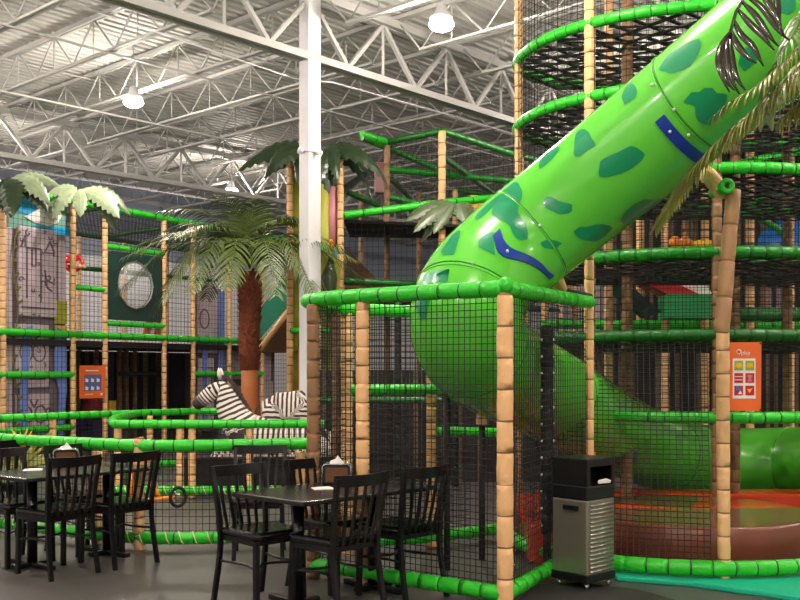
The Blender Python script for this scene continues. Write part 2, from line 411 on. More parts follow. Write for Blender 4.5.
# black tied post
t = thing('black_padded_post', 'black padded post dotted with white ties, standing left of the trash can', 'post', G(547, 7.45))
mb = MB(); mb.tube([G(547, 7.45), G(547, 7.45, .4)], .03, 10); mb.build('base_pole', 'bpost', t)
mb = MB(); pad(mb, [G(547, 7.45, .28), G(547, 7.45, 1.83)], .05, .15); mb.build('padding', ['bpost', 'bpost'], t)
mb = MB()
for k in range(12):
    for s in (-1, 1): mb.ball(G(547, 7.45, .35+k*.125)+V((s*.046, -.035, 0)), .011, 6)
mb.build('ties', 'paper', t)

# ---------------------------------------------------------------- climbing tower
TC = V((3.05, 10.5, 0))
def E(a, z, sc=1.0):
    b = 1.7 if math.sin(a) < 0 else .975
    return V((TC.x+1.82*sc*math.cos(a), TC.y+b*sc*math.sin(a), z))
t = thing('climbing_tower', 'tall round netted tower with green padded rings and black web floors, behind the spotted slide', 'climbing tower', TC)
tower = t
def arc(a0, a1, z, sc=1.0, n=40): return [E(a0+(a1-a0)*i/n, z, sc) for i in range(n+1)]
ringz = [1.81, 2.54, 3.28, 4.04, 4.72]
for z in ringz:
    mb = MB(); pad(mb, arc(-PI, PI, z), .055, .14, 10); mb.build('ring_rail', ['green_shade' if z < 2 else 'green_half_shade' if z < 3 else 'green', 'tie'], t)
    mb = MB()
    for k, ang in enumerate((.62, -.62)):
        d = V((math.cos(ang), math.sin(ang), 0)); nn = V((-d.y, d.x, 0))
        for i in range(-9, 10):
            o = TC+nn*i*.2; best = []
            for s in np.linspace(-2.2, 2.2, 89):
                p = o+d*float(s); q = p-TC; b = 1.7 if q.y < 0 else .975
                if (q.x/1.8)**2+(q.y/b/.985)**2 < 1: best.append(float(s))
            if len(best) > 2:
                a, b_ = o+d*best[0], o+d*best[-1]; m_ = (a+b_)/2
                zz = z-.03-.012*k
                mb.bar(V((a.x, a.y, zz)), V((m_.x, m_.y, zz-.09)), .05, .012); mb.bar(V((m_.x, m_.y, zz-.09)), V((b_.x, b_.y, zz)), .05, .012)
    for i in range(-6, 7):
        y = TC.y+i*.22; q = y-TC.y; b = 1.7 if q < 0 else .975
        if abs(q) < b*.97:
            x = 1.8*math.sqrt(1-(q/b)**2); mb.bar((TC.x-x, y, z-.07), (TC.x+x, y, z-.07), .03, .01)
    mb.build('web_floor', 'web', t)
rail(t, arc(-PI*.93, -PI*.12, 1.08), .052, name='ring_rail', cell=.14)
for (px, a, m_, r, z1) in ((521, -PI*.98, 'post', .042, 6.4), (590, None, 'post', .052, 6.4), (716, None, 'post_b', .045, 6.2), (806, None, 'post', .045, 6.2)):
    if a is not None: p = E(a, 0)
    else:
        best = min((abs((E(th, 0).x/E(th, 0).y)*1000+400-px), th) for th in np.linspace(-PI*.98, -.1, 400)); p = E(float(best[1]), 0)
    vpost(t, p, 0, z1, r, (m_, 'ptie'))
for p, m_, r in ((V((2.2, 9.68, 0)), 'post_b', .055), (G(735, 9.9), 'post_b', .05), (E(PI*.25, 0), 'post_b', .05), (E(PI*.62, 0), 'post', .05)):
    vpost(t, p, 0, 6.2, r, (m_, 'ptie'))
def arcp(a0, a1, z, n=30, sc=1.012): return [E(a0+(a1-a0)*i/n, z, sc) for i in range(n+1)]
netpart(t, arcp(-PI, -.1, 1.1), arcp(-PI, -.1, 6.3), .062, .0048, 'safety_net')
mb = MB(); net(mb, arcp(PI, .05, 1.9), arcp(PI, .05, 6.3), .085, .005); mb.build('safety_net', 'net', t)
# entrance ring and slanted net
BC = V((2.35, 8.36, 0))
def EB(a, z): return V((BC.x+1.4*math.cos(a), BC.y+(1.31 if math.sin(a) < 0 else 1.1)*math.sin(a), z))
t = thing('entrance_ring', 'green padded floor ring with a slanted black net, circling the brown round mat', 'play cage', BC)
mb = MB(); pad(mb, [EB(-PI*1.12+(PI*1.2)*i/50, .1) for i in range(51)], .055, .15, 12); mb.build('base_rail', ['green', 'tie'], t)
a1 = -PI*.535
nb = [EB(-PI*1.0+(a1+PI)*i/24, .12) for i in range(25)]
nt_ = [E(-PI*1.0+(-PI*.56+PI)*i/24, 1.76) for i in range(25)]
netpart(t, nb, nt_, .055, .006)
# leaning post
t = thing('leaning_post', 'thick beige padded post leaning slightly right beside the orange rules sign', 'post', G(725, 7.07))
mb = MB(); pad(mb, [G(724, 7.07, 0), G(722.5, 7.09, 1.8)], .045, .16); mb.build('lower_padding', ['post', 'ptie'], t)
mb = MB(); pad(mb, [G(721.5, 7.09, 1.76), G(733.5, 7.12, 2.79)], .052, .27); mb.build('upper_sleeve', [mat('tan_sleeve', (168, 128, 84), .5, bump=.5, bscale=14), 'ptie'], t)
mb = MB(); e = PZ(727, 186, 7.0); pp = [e+V((.06, .5, -.1)), e+V((.02, .15, 0)), e+V((0, 0, 0)), e+V((0, -.0, 0))]
mb.tube([e+V((.03, .4, .02)), e+V((.01, .2, .01)), e+V((0, .01, 0))], [.04, .042, .042], 14); mb.tube([e+V((.036*math.cos(a), 0, .036*math.sin(a))) for a in np.linspace(0, 2*PI, 17)[:-1]], .02, 8, closed=True); mb.build('rail_end', 'green', t)
mb = MB(); mb.tube([e+V((0, .008, 0)), e+V((0, .004, 0))], .025, 12); mb.build('rail_end_hole_shade', 'rubber', t)  # dark disc stands in for the shade inside the open rail end
mb = MB(); mb.tube([PZ(700, 170, 7.6), PZ(709, 176, 7.4), PZ(722, 192, 7.15)], [.06, .062, .06], 12); mb.build('elbow_padding', 'post', t)

# mats
mb = MB(); DC = V((2.5, 8.62, 0)); 
t = thing('round_mat', 'big round brown vinyl soft mat with olive and orange top, inside the green floor ring', 'soft mat', DC)
mb.lathe([(1.0, 0), (1.02, .02), (1.02, .28), (1.0, .3), (.99, .3)], DC, 64); mb.build('side_wall', 'drum', t)
mb = MB(); n = 48
for k in range(n):
    a, b = 2*PI*k/n, 2*PI*(k+1)/n; mi = 1 if k in (1, 2, 3, 4, 5, 6, 7, 8, 19, 20, 21, 22) else 0
    mb.add([DC+V((0, 0, .3)), DC+V((math.cos(a), math.sin(a), .3)), DC+V((math.cos(b), math.sin(b), .3))], [(0, 1, 2)], mi)
mb.build('top_panels', ['drumtop', 'orange_red'], t)
mb = MB(); mb.prism([(1.0, 7.75), (1.38, 7.55), (1.38, 9.7), (1.0, 9.7)], .0, .3)
mb.prism([(1.38, 9.66), (5.2, 9.66), (5.2, 10.1), (1.38, 10.1)], 0, .3); tag(mb.build('floor_pad', 'orange_red', None, .02), 'orange red floor pad stepping up behind the brown round mat', 'floor mat')
mb = MB(); mb.prism([(1.5, 7.4), (1.54, 7.1), (1.98, 6.93), (2.44, 6.58), (3.0, 6.1), (4.6, 5.9), (4.6, 8.1), (3.55, 7.6), (2.9, 7.15), (2.35, 7.1), (1.9, 7.17)], .0, .035)
tag(mb.build('turquoise_mat', 'turq', None, .008), 'thin turquoise floor mat outside the green floor ring at lower right', 'floor mat')
mb = MB(); mb.prism([(.75, 6.45), (1.0, 5.6), (1.85, 6.35), (1.62, 6.78), (1.25, 7.0), (.95, 6.95)], .0, .012)
tag(mb.build('entrance_mat', mat('charcoal_mat', (40, 38, 36), .6, var=.2)), 'charcoal floor mat under the trash can', 'floor mat')
t2 = bpy.data.objects['entrance_mat']

# ---------------------------------------------------------------- spotted tube slide
SP = [PZ(1010, -160, 5.5), PZ(860, -34, 6.1), PZ(764, 45, 6.55), PZ(678, 115, 7.0), PZ(602, 177, 7.35), PZ(550, 219, 7.5), PZ(508, 254, 7.48), PZ(478, 286, 7.28),
      PZ(466, 318, 7.16), PZ(474, 346, 7.35), PZ(503, 370, 7.95), PZ(553, 397, 8.9), PZ(615, 432, 10.1), PZ(670, 456, 10.85), PZ(735, 464, 11.1), PZ(790, 464, 10.95), PZ(835, 466, 10.3)]
path = smooth_path(SP, .04); NP = len(path); SR = .405
# frames
T = [(path[min(i+1, NP-1)]-path[max(i-1, 0)]).normalized() for i in range(NP)]
x = (V((0, 0, 1))-T[0]*T[0].z).normalized(); FX = []; FY = []
for i in range(NP):
    x = (x-T[i]*x.dot(T[i])).normalized(); FX.append(x.copy()); FY.append(T[i].cross(x))
def surf(s, th, off=0.0):
    s = max(0, min(NP-1.001, s)); i = int(s); f = s-i
    p = path[i].lerp(path[i+1], f); X = FX[i].lerp(FX[i+1], f).normalized(); Y = FY[i].lerp(FY[i+1], f).normalized()
    return p+(X*math.cos(th)+Y*math.sin(th))*(SR+off)
S_, TH_, PXY = [], [], []
CAM = V((0, 0, 1.5))
for si in range(0, NP, 1):
    for ti in range(160):
        th = 2*PI*ti/160; p = surf(si, th); nrm = p-path[min(si, NP-1)]
        if nrm.dot(p-CAM) < 0 and si < NP*.62: S_.append(si); TH_.append(th); PXY.append((400+1000*p.x/p.y, 370-1000*(p.z-1.5)/p.y))
PXY = np.array(PXY)
def find(px, py):
    i = int(np.argmin((PXY[:, 0]-px)**2+(PXY[:, 1]-py)**2)); return float(S_[i]), TH_[i]
seams = sorted([find(664, 88)[0]-14, find(675, 108)[0], find(537, 224)[0], find(472, 262)[0]])
seams = [find(740, 62)[0]-46, find(675, 108)[0], find(537, 224)[0], find(472, 262)[0]]
iE = min(range(NP), key=lambda i: (path[i]-SP[9]).length); seams += [iE, min(range(NP), key=lambda i: (path[i]-SP[11]).length), min(range(NP), key=lambda i: (path[i]-SP[13]).length), min(range(NP), key=lambda i: (path[i]-SP[15]).length)]
seams = sorted(int(s) for s in seams if s > 3); cuts = [0]+seams+[NP-1]
t = thing('tube_slide', 'big lime green tube slide with teal spots and blue straps, curling down through the cage', 'slide', (1.4, 7.6, 0))
blobs3 = [[(387,205),(392,185),(410,165),(450,135),(480,118),(499,118),(504,135),(495,165),(470,200),(430,213),(400,212)], [(265,290),(280,262),(300,245),(313,262),(305,295),(285,307),(270,305)],
 [(458,300),(475,275),(505,266),(520,256),(548,254),(560,275),(578,285),(574,320),(560,345),(535,368),(512,362),(495,340),(480,318)],
 [(205,500),(212,478),(225,465),(262,448),(298,430),(330,440),(345,455),(325,478),(300,500),(270,515),(240,522),(212,520)], [(130,440),(132,410),(142,390),(160,383),(175,390),(180,412),(192,435),(170,445),(150,460),(135,458)],
 [(25,495),(45,462),(75,438),(78,448),(60,475),(35,497)], [(615,190),(622,160),(640,140),(662,130),(678,145),(680,170),(660,195),(640,208),(618,203)],
 [(700,0),(730,-14),(790,-10),(792,20),(770,45),(740,40),(715,25)]]
blobsC = [[(370,135),(378,100),(400,60),(430,25),(460,8),(482,22),(487,60),(470,110),(472,135),(500,185),(515,220),(505,236),(480,236),(455,215),(430,175),(400,158)],
 [(318,240),(330,218),(352,210),(385,205),(380,240),(378,275),(374,305),(355,296),(330,285),(320,262)], [(167,290),(180,260),(205,228),(240,205),(238,235),(215,290),(195,308),(172,312)],
 [(100,395),(115,368),(150,368),(160,352),(180,348),(200,352),(200,380),(190,412),(150,420),(105,420)], [(572,85),(582,70),(605,68),(640,80),(690,95),(692,120),(670,138),(640,142),(610,125),(580,105)],
 [(697,200),(712,188),(745,180),(800,182),(850,190),(830,215),(790,245),(740,240),(715,225)], [(298,160),(312,135),(340,105),(400,52),(395,80),(360,115),(312,163)], [(60,480),(80,470),(95,490),(120,500),(110,530),(85,520)]]
blobsD = [[(78,165),(95,130),(130,100),(170,78),(215,70),(245,78),(200,115),(150,145),(110,168)], [(-30,190),(0,180),(22,200),(20,225),(-10,235),(-35,215)], [(-240,250),(-200,240),(-150,252),(-170,268),(-220,270)]]
outl = [[(x/2.963+530, y/2.963) for x, y in b] for b in blobs3]+[[(x/4+400, y/4+180) for x, y in b] for b in blobsC]+[[(x/4+600, y/4+180) for x, y in b] for b in blobsD]
blobs = []
for o in outl:
    q = [find(*p) for p in o]; c = q[0][1]
    q = [(s, c+((th-c+PI) % (2*PI)-PI)) for s, th in q]
    q = [(p.x, p.y) for p in smooth_path([V((a_, b_*30, 0)) for a_, b_ in q], 1.6, True)]; q = [(a_, b_/30) for a_, b_ in q]
    cs = sum(a for a, _ in q)/len(q); ct = sum(b for _, b in q)/len(q); blobs.append((cs, ct, q))
for (cs, ct) in ((NP*.86, 2.2), (NP*.75, 4.9), (NP*.7, 4.2), (NP*.92, 5.2)):
    blobs.append((cs, ct, [(cs+5*math.cos(a)*(1+.2*math.sin(3*a)), ct+.3*math.sin(a)) for a in np.linspace(0, 2*PI, 14)[:-1]]))
parts = []
for k in range(len(cuts)-1):
    a, b = cuts[k], cuts[k+1]; mb = MB(); n = 56; ss = list(range(a, b+1))
    vs = []; fs = []
    for i in ss:
        off = 0
        for j in range(n): vs.append(surf(i, 2*PI*j/n, off))
    for i in range(len(ss)-1):
        for j in range(n): fs.append((i*n+j, i*n+(j+1) % n, (i+1)*n+(j+1) % n, (i+1)*n+j))
    mb.add(vs, fs, 0, True)
    for cs, ct, q in blobs:
        if a <= cs < b:
            m_ = 4; vs = [surf(cs, ct, .004)]; fs = []; L = len(q)
            for r_ in range(1, m_+1):
                for s, th in q:
                    vs.append(surf(cs+(s-cs)*r_/m_, ct+(th-ct)*r_/m_, .004))
            for j in range(L):
                fs.append((0, 1+j, 1+(j+1) % L))
                for r_ in range(m_-1): fs.append((1+r_*L+j, 1+(r_+1)*L+j, 1+(r_+1)*L+(j+1) % L, 1+r_*L+(j+1) % L))
            mb.add(vs, fs, 1, True)
    o = mb.build('tube_section', ['tube', 'spot'], t); parts.append(o)
for c_ in cuts[1:-1]:
    mb = MB(); mb.tube([surf(c_, 2*PI*k/64, .001) for k in range(64)], .006, 6, closed=True); mb.build('seam_ring', 'tube_in', t)
    mb = MB(); mb.tube([surf(c_+.35, 2*PI*k/64, .0) for k in range(64)], .007, 6, closed=True); mb.build('seam_ring', 'tube', t)
mb = MB(); e = NP-1
mb.tube([surf(e, 2*PI*k/40, .0) for k in range(40)], .03, 8, closed=True); mb.build('exit_rim', 'tube', t)
def strap(pp, wid=.085):
    q = [find(*p) for p in pp]; t0 = q[0][1]; q = [V((a_, (t0+((b_-t0+PI) % (2*PI)-PI))*30, 0)) for a_, b_ in q]; ds = wid/.04/2; n = 16; q = resample(smooth_path(q, 1), n+1)
    mb = MB(); n = 16; vs = []
    for i in range(n+1):
        s, th = q[i].x, q[i].y/30
        for off in (.004, .012):
            for d in (-ds, ds): vs.append(surf(s+d, th, off))
    fs = []
    for i in range(n):
        a = i*4; b = a+4; fs += [(a+2, a+3, b+3, b+2), (a, b, b+1, a+1), (a, a+2, b+2, b), (a+1, b+1, b+3, a+3)]
    fs += [(0, 1, 3, 2), (n*4, n*4+2, n*4+3, n*4+1)]
    mb.add(vs, fs); o = mb.build('strap', 'blue', t)
    b = MB()
    b.ball(surf(q[4].x, q[4].y/30, .014), .013, 8)
    b.build('bolt', 'bolt', o)
strap([(661, 116), (680, 140), (701, 160)]); strap([(497, 231), (510, 256), (552, 277)])
for p in ((675, 110), (654, 84), (472, 266), (540, 224), (690, 132)): mb = MB(); s, th = find(*p); mb.ball(surf(s, th, .01), .012, 8); mb.build('bolt', 'bolt', t)
for (px, py0, py1, Y) in ((447, 372, 392, 7.5), (484, 405, 425, 7.9)):
    mb = MB(); pad(mb, [PZ(px, py0-12, Y), PZ(px-2, py1, Y)], .05, .12); mb.build('support_padding', ['post', 'ptie'], t)
mb = MB(); mb.tube([PZ(447, 392, 7.5), G(447, 7.5)], .025, 8); mb.tube([PZ(482, 425, 7.9), G(482, 7.9)], .025, 8); mb.build('support_legs', 'dark', t)
mb = MB(); mb.tube([PZ(548, 268, 7.4), PZ(556, 276, 7.5), PZ(561, 290, 7.6)], .05, 10); mb.build('support_padding', 'post', t)
mb = MB(); mb.tube([PZ(561, 290, 7.6), PZ(591, 296, 7.95)], .02, 8); mb.build('support_legs', 'dark', t)

# rules sign at right
def text_mesh(mb, s, size, R, mi=0):
    cu = bpy.data.curves.new('t', 'FONT'); cu.body = s; cu.size = size; cu.extrude = .0006; cu.align_x = 'CENTER'; cu.align_y = 'CENTER'
    o = bpy.data.objects.new('t', cu); COL.objects.link(o); dg = bpy.context.evaluated_depsgraph_get(); dg.update()
    me = bpy.data.meshes.new_from_object(o.evaluated_get(dg))
    mb.add([R @ v.co for v in me.vertices], [tuple(p.vertices) for p in me.polygons], mi)
    bpy.data.objects.remove(o); bpy.data.curves.remove(cu); bpy.data.meshes.remove(me)
def upright(c, rot=0): return Matrix.Translation(c) @ Matrix.Rotation(rot, 4, 'Z') @ Matrix.Rotation(PI/2, 4, 'X')
SY = 8.62; sc_ = SY/1000; c = PZ(744, 376.5, SY)
t = thing('rules_sign', 'tall orange rules sign with six pictures, hung right of the leaning post', 'sign', c)
R = upright(c, 0)
mb = MB(); mb.prism([(-.148, -.295), (.146, -.298), (.15, .297), (-.15, .295)], -.004, .002, R); mb.build('board', 'orange', t)
mb = MB(); mb.prism([(-.098, -.19), (.098, -.19), (.098, .155), (-.098, .155)], .002, .004, R); mb.build('picture_panel', 'paper', t)
mb = MB(); cols = ['yelgreen', 'yelgreen', 'red', 'red', 'blue2', 'red']
for k in range(6):
    x = -.047 if k % 2 == 0 else .049; y = .095-(k//2)*.108
    mb.prism([(x-.038, y-.042), (x+.038, y-.042), (x+.038, y+.042), (x-.038, y+.042)], .004, .0055, R, [0, 0, 1, 1, 1, 1][k])
    if k < 2: mb.prism([(x-.03, y-.01), (x, y-.022), (x+.03, y-.01), (x+.02, y+.02), (x-.02, y+.02)], .0055, .0065, R, 3)
    if k == 2:
        for dy in (-.02, .008): mb.prism([(x-.034, y+dy), (x+.034, y+dy), (x+.034, y+dy+.008), (x-.034, y+dy+.008)], .0055, .0065, R, 4)
    if k == 3: mb.prism([(x-.02, y-.03), (x-.008, y), (x-.022, y+.02), (x, y+.03), (x+.022, y+.02), (x+.008, y), (x+.02, y-.03)], .0055, .0065, R, 3 if k < 2 else 5)
    if k == 4: mb.prism([(x-.02, y), (x+.012, y), (x+.012, y+.04), (x-.02, y+.04)], .0055, .0065, R, 2); mb.prism([(x-.01, y-.03), (x+.03, y-.03), (x+.014, y)], .0055, .0066, R, 4)
    if k == 5: mb.prism([(x-.024, y+.01), (x+.022, y+.018), (x-.002, y-.02)], .0055, .0065, R, 3)
mb.build('pictograms', ['yelgreen', 'red', 'blue2', 'yellow', 'paper', 'pink'], t)
mb = MB(); mb.tube([R @ V((-.045+.022*math.cos(a)*(1-a*.04), .212+.022*math.sin(a)*(1-a*.04), .004)) for a in np.linspace(0, 8, 28)], .0032, 5)
text_mesh(mb, 'play', .05, R @ Matrix.Translation((.014, .204, .003))); mb.build('lettering', 'paper', t)
mb = MB()
for x in (-.14, .14):
    for y in (-.285, .285): mb.ball(R @ V((x, y, .004)), .008, 6)
mb.build('fixings', 'black', t)

# ---------------------------------------------------------------- trash can
fc = V((1.262, 6.74, 0)); a_ = V((.735, .678, 0)); b_ = V((-.678, .735, 0)); W1, W2 = .315, .30
def TCN(u, v, z): return fc+a_*u+b_*v+V((0, 0, z))
RT = Matrix((a_, b_, V((0, 0, 1)))).transposed()
t = thing('trash_can', 'stainless steel trash can on casters with black swing lid, below the black padded post', 'trash can', TCN(W1/2, W2/2, 0))
mb = MB(); mb.box(TCN(W1/2, W2/2, .355), (W1, W2, .53), RT); body = mb.build('body', 'steel', t, .015, seg=3)
mb = MB()
for k in range(17): z = .13+k*.028; mb.tube([TCN(.03, -.002, z), TCN(W1-.02, .001, z)], .0085, 8)
mb.build('ribbed_front', 'steel', t)
mb = MB(); mb.box(TCN(W1/2, W2/2, .085), (W1+.012, W2+.012, .06), RT); mb.build('base', 'plastic', t, .008)
mb = MB(); mb.box(TCN(W1/2, W2/2, .665), (W1+.008, W2+.008, .10), RT); mb.build('lid_collar', 'plastic', t, .012)
mb = MB(); w1, w2 = W1+.004, W2+.004
for (u, v, du, dv, z, dz) in ((W1/2, W2-.01, w1, .02, .795, .18), (.01, W2/2, .02, w2, .795, .18), (W1-.01, W2/2, .02, w2, .795, .18), (W1/2, W2/2, w1, w2, .885, .022), (.02, .01, .04, .02, .795, .18), (W1-.015, .01, .03, .02, .795, .18), (W1/2, .01, w1, .02, .86, .04)):
    mb.box(TCN(u, v, z), (du, dv, dz), RT)
mb.build('lid', 'plastic', t, .006)
mb = MB(); mb.box(TCN(W1/2, .16, .79), (W1-.03, .01, .16), RT); mb.build('flap', 'black', t)
mb = MB(); mb.prism([(-.06, -.008), (.07, -.012), (.08, .004), (.03, .02), (-.05, .014)], 0, .012, Matrix.Translation(TCN(.17, -.004, .735)) @ RT.to_4x4() @ Matrix.Rotation(PI/2, 4, 'X')); mb.build('lining_edge', 'paper', t)
mb = MB(); mb.box(TCN(-.006, W2*.45, .56), (.02, .13, .035), RT); mb.build('handle', 'plastic', t, .006)
for u in (.035, W1-.035):
    for v in (.035, W2-.035):
        cst = MB(); c = TCN(u, v, .03); cst.tube([c-V((.012, 0, 0)), c+V((.012, 0, 0))], .028, 14); cst.box(c+V((0, 0, .022)), (.034, .03, .03)); cst.tube([c+V((0, 0, .03)), c+V((0, 0, .06))], .01, 8)
        cst.build('caster', 'chrome', t)
# ---------------------------------------------------------------- dining furniture
def make_chair(label, group):
    """origin on the floor under the seat centre, facing +x, back at -x"""
    t = thing('dining_chair', label, 'chair', (0, 0, 0), 0, group)
    mb = MB(); n = 10; top = []
    mb.prism([(-.2, -.19), (.17, -.215), (.21, -.19), (.22, 0), (.21, .19), (.17, .215), (-.2, .19)], .435, .488); s = mb.build('seat', 'vinyl', t, .024, True, 4)
    mb = MB(); mb.prism([(-.19, -.18), (.18, -.205), (.18, .205), (-.19, .18)], .405, .437); mb.build('seat_frame', 'black', t, 0, True)
    for y in (-1, 1):
        mb = MB(); mb.bar((.17, y*.185, .43), (.18, y*.19, 0), .034, .034, up=(0, 1, 0)); mb.build('leg', 'black', t, .004, True)
        mb = MB()
        P = [V((-.262, y*.195, 0)), V((-.215, y*.188, .25)), V((-.2, y*.185, .43)), V((-.222, y*.195, .65)), V((-.262, y*.208, .855))]
        P = smooth_path(P, .05)
        for a, b in zip(P, P[1:]): d = (b-a).normalized()*.003; mb.bar(a-d, b+d, .03, .026, up=(1, 0, 0))
        mb.build('rear_leg', 'black', t, 0, True)
        mb = MB(); mb.tube(smooth_path([V((-.217, y*.188, .27)), V((-.02, y*.15, .265)), V((.172, y*.187, .26))], .05), .0085, 8); mb.build('stretcher', 'black', t, 0, True)
    mb = MB(); mb.tube(smooth_path([V((.172, -.187, .26)), V((.06, 0, .262)), V((.172, .187, .26))], .05), .0085, 8); mb.build('stretcher', 'black', t, 0, True)
    mb = MB(); N = 12
    vs = []; fs = []
    for i in range(N+1):
        u = -1+2*i/N; y = u*.222; x = -.258-.035*(1-u*u); 
        for dx, z in ((0, .8), (.018, .8), (.012, .87), (-.006, .87)): vs.append((x+dx, y, z+.006*abs(u)))
    for i in range(N):
        for k in range(4): fs.append((i*4+k, i*4+(k+1) % 4, i*4+4+(k+1) % 4, i*4+4+k))
    fs += [(3, 2, 1, 0), (N*4, N*4+1, N*4+2, N*4+3)]
    mb.add(vs, fs); mb.build('top_rail', 'black', t, 0, True)
    for k in range(5):
        u = (k-2)/2.9; mb = MB()
        P = smooth_path([V((-.205, u*.17, .44)), V((-.238-.02*(1-u*u), u*.19, .64)), V((-.252-.035*(1-u*u), u*.205, .81))], .06)
        for a, b in zip(P, P[1:]): mb.bar(a, b, .02, .012, up=(1, 0, 0))
        mb.build('back_slat', 'black', t, 0, True)
    return t
def chair_at(back_mid, face, label, group):
    f = V((face[0], face[1], 0)).normalized(); loc = V((back_mid[0], back_mid[1], 0))+f*.24; rz_ = math.atan2(f.y, f.x)
    global _chair
    if _chair is None: _chair = make_chair(label, group); _chair.location = loc; _chair.rotation_euler = (0, 0, rz_); return _chair
    return dup(_chair, loc, rz_, label, group)
_chair = None
F1 = (.72, -.69); F1n = (-.72, .69)
ga = 'chairs around the near table'; gb = 'chairs around the left table'
chair_at((-1.06, 6.62), F1, 'black slat-back chair at the left corner of the near table, facing right', ga)
chair_at((-.63, 7.08), F1, 'black slat-back chair behind the near table\'s napkin dispenser, back to the cage', ga)
chair_at((-.24, 6.06), F1n, 'black slat-back chair in front of the near table, its back nearest the camera', ga)
chair_at((.16, 6.5), F1n, 'black slat-back chair at the right end of the near table, beside the cage', ga)
chair_at((-1.16, 8.3), (.1, -1), 'black slat-back chair standing apart behind the near table, its seat towards the viewer', 'loose chairs')
F2 = (.785, -.62); F2n = (-.785, .62)
chair_at((-2.37, 7.26), F2n, 'black slat-back chair on the near side of the left table, hiding its napkin dispenser', gb)
chair_at((-2.03, 7.66), F2n, 'black slat-back chair at the right corner of the left table', gb)
chair_at((-3.17, 7.95), F2, 'black chair behind the left table, cut off by the left picture edge', gb)
chair_at((-2.79, 8.42), F2, 'black chair hidden behind the napkin dispenser of the left table, far side', gb)
chair_at((-3.62, 8.9), (-.5, .86), 'black chair back farthest left, partly outside the picture, beyond the left table', 'loose chairs')
def table(c, ax, L, W, label):
    c = V(c); ax = V((*ax, 0)).normalized(); t = thing('dining_table', label, 'table', c, 0); ay = V((-ax.y, ax.x, 0)); R = Matrix((ax, ay, V((0, 0, 1)))).transposed()
    mb = MB(); mb.box(c+V((0, 0, .70)), (L, W, .03), R); mb.build('tabletop', 'ttop', t, .008)
    for s in (-1, 1):
        mb = MB(); q = c+ax*s*L*.28; mb.tube([q+V((0, 0, .03)), q+V((0, 0, .69))], .038, 16); mb.build('pedestal', 'black', t)
        mb = MB(); mb.bar(q-ay*.27+V((0, 0, .018)), q+ay*.27+V((0, 0, .018)), .06, .035); mb.bar(q-ax*.16+V((0, 0, .018)), q+ax*.16+V((0, 0, .018)), .06, .035); mb.build('base', 'black', t, .006)
        mb = MB(); mb.box(q+V((0, 0, .68)), (.3, .3, .012), R); mb.build('top_plate', 'black', t)
    return R
R1 = table((-.416, 6.62, 0), (.69, .72), 1.2, .70, 'dark rectangular pedestal table in front of the netted cage')
R2 = table((-2.6, 7.9, 0), (.62, .785), 1.2, .70, 'dark rectangular pedestal table at the left picture edge')
def dispenser(c, rot, label):
    t = thing('napkin_dispenser', label, 'napkin dispenser', c, rot)
    mb = MB(); mb.box((0, 0, .07), (.19, .115, .135)); mb.build('case', 'plastic', t, .006, True)
    mb = MB()
    for s in (-1, 1):
        P = [V((-.095, s*.06, .003)), V((-.095, s*.06, .125)), V((-.075, s*.06, .14)), V((.075, s*.06, .14)), V((.095, s*.06, .125)), V((.095, s*.06, .003))]
        mb.tube(P, .005, 6)
    mb.box((0, 0, .139), (.18, .12, .004)); mb.build('chrome_trim', 'chrome', t, 0, True)
    mb = MB(); mb.box((0, -.0585, .068), (.15, .003, .1)); mb.build('front_panel', 'brown', t, .001, True)
    mb = MB(); mb.prism([(-.05, 0), (.05, 0), (.032, .02), (.004, .055), (-.012, .03), (-.045, .018)], -.02, .02, Matrix.Translation((0, 0, .14)) @ Matrix.Rotation(PI/2, 4, 'X')); mb.build('napkin', 'paper', t, 0, True)
nd = G(337, 6.9, .715); dispenser(nd, .0, 'napkin dispenser with a peaked white napkin on the near table')
dispenser(G(66, 8.15, .715), .3, 'napkin dispenser with a folded white napkin on the left table')
for (p, a, lb) in ((G(323, 6.62, .7152), .3, 'small white napkin lying flat on the near table'), (G(33, 7.85, .7152), .2, 'small white napkin lying flat on the left table')):
    mb = MB(); Rm = Matrix.Translation(p) @ Matrix.Rotation(a, 4, 'Z'); mb.prism([(-.07, -.06), (.07, -.055), (.065, .06), (-.068, .055)], 0, .004, Rm); mb.prism([(-.03, -.03), (.06, -.035), (.05, .05), (-.04, .04)], .004, .008, Rm)
    tag(mb.build('napkin', 'paper'), lb, 'napkin')

# ---------------------------------------------------------------- fences
def fence(label, pts, posts, ztop=.87, zbase=.1, r=.05, cell=.055, cord=False, netw=.0045, nnet=True, postm='post', base=True):
    P = smooth_path(pts, .12); t = thing('play_fence', label, 'fence', P[0])
    rail(t, [p+V((0, 0, ztop)) for p in P], r, name='top_rail')
    if base:
        rail(t, [p+V((0, 0, zbase)) for p in P], r, name='base_rail')
        if cord:
            L = plen(P); n = int(L/.02); Q = resample(P, n); mb = MB()
            mb.tube([q+V((0, math.cos(i*1.1)*(r+.006), zbase+math.sin(i*1.1)*(r+.006))) for i, q in enumerate(Q)], .006, 5); mb.build('lashing_cord', 'cream', t)
    for p, zt in posts: vpost(t, p, 0, zt, .045, (postm, 'ptie'))
    if nnet: netpart(t, [p+V((0, 0, zbase)) for p in P[::3]+[P[-1]]], [p+V((0, 0, ztop)) for p in P[::3]+[P[-1]]], cell, netw)
    return t
fence('long low green-railed fence with black net right behind the left dining table', [G(-60, 9.6), G(0, 9.15), G(60, 8.75), G(140, 8.35), G(220, 8.35), G(308, 8.55)], [(G(139, 8.35), .93), (G(97, 8.62), .8), (G(-30, 9.4), .8), (G(300, 8.55), .8)], cord=True)
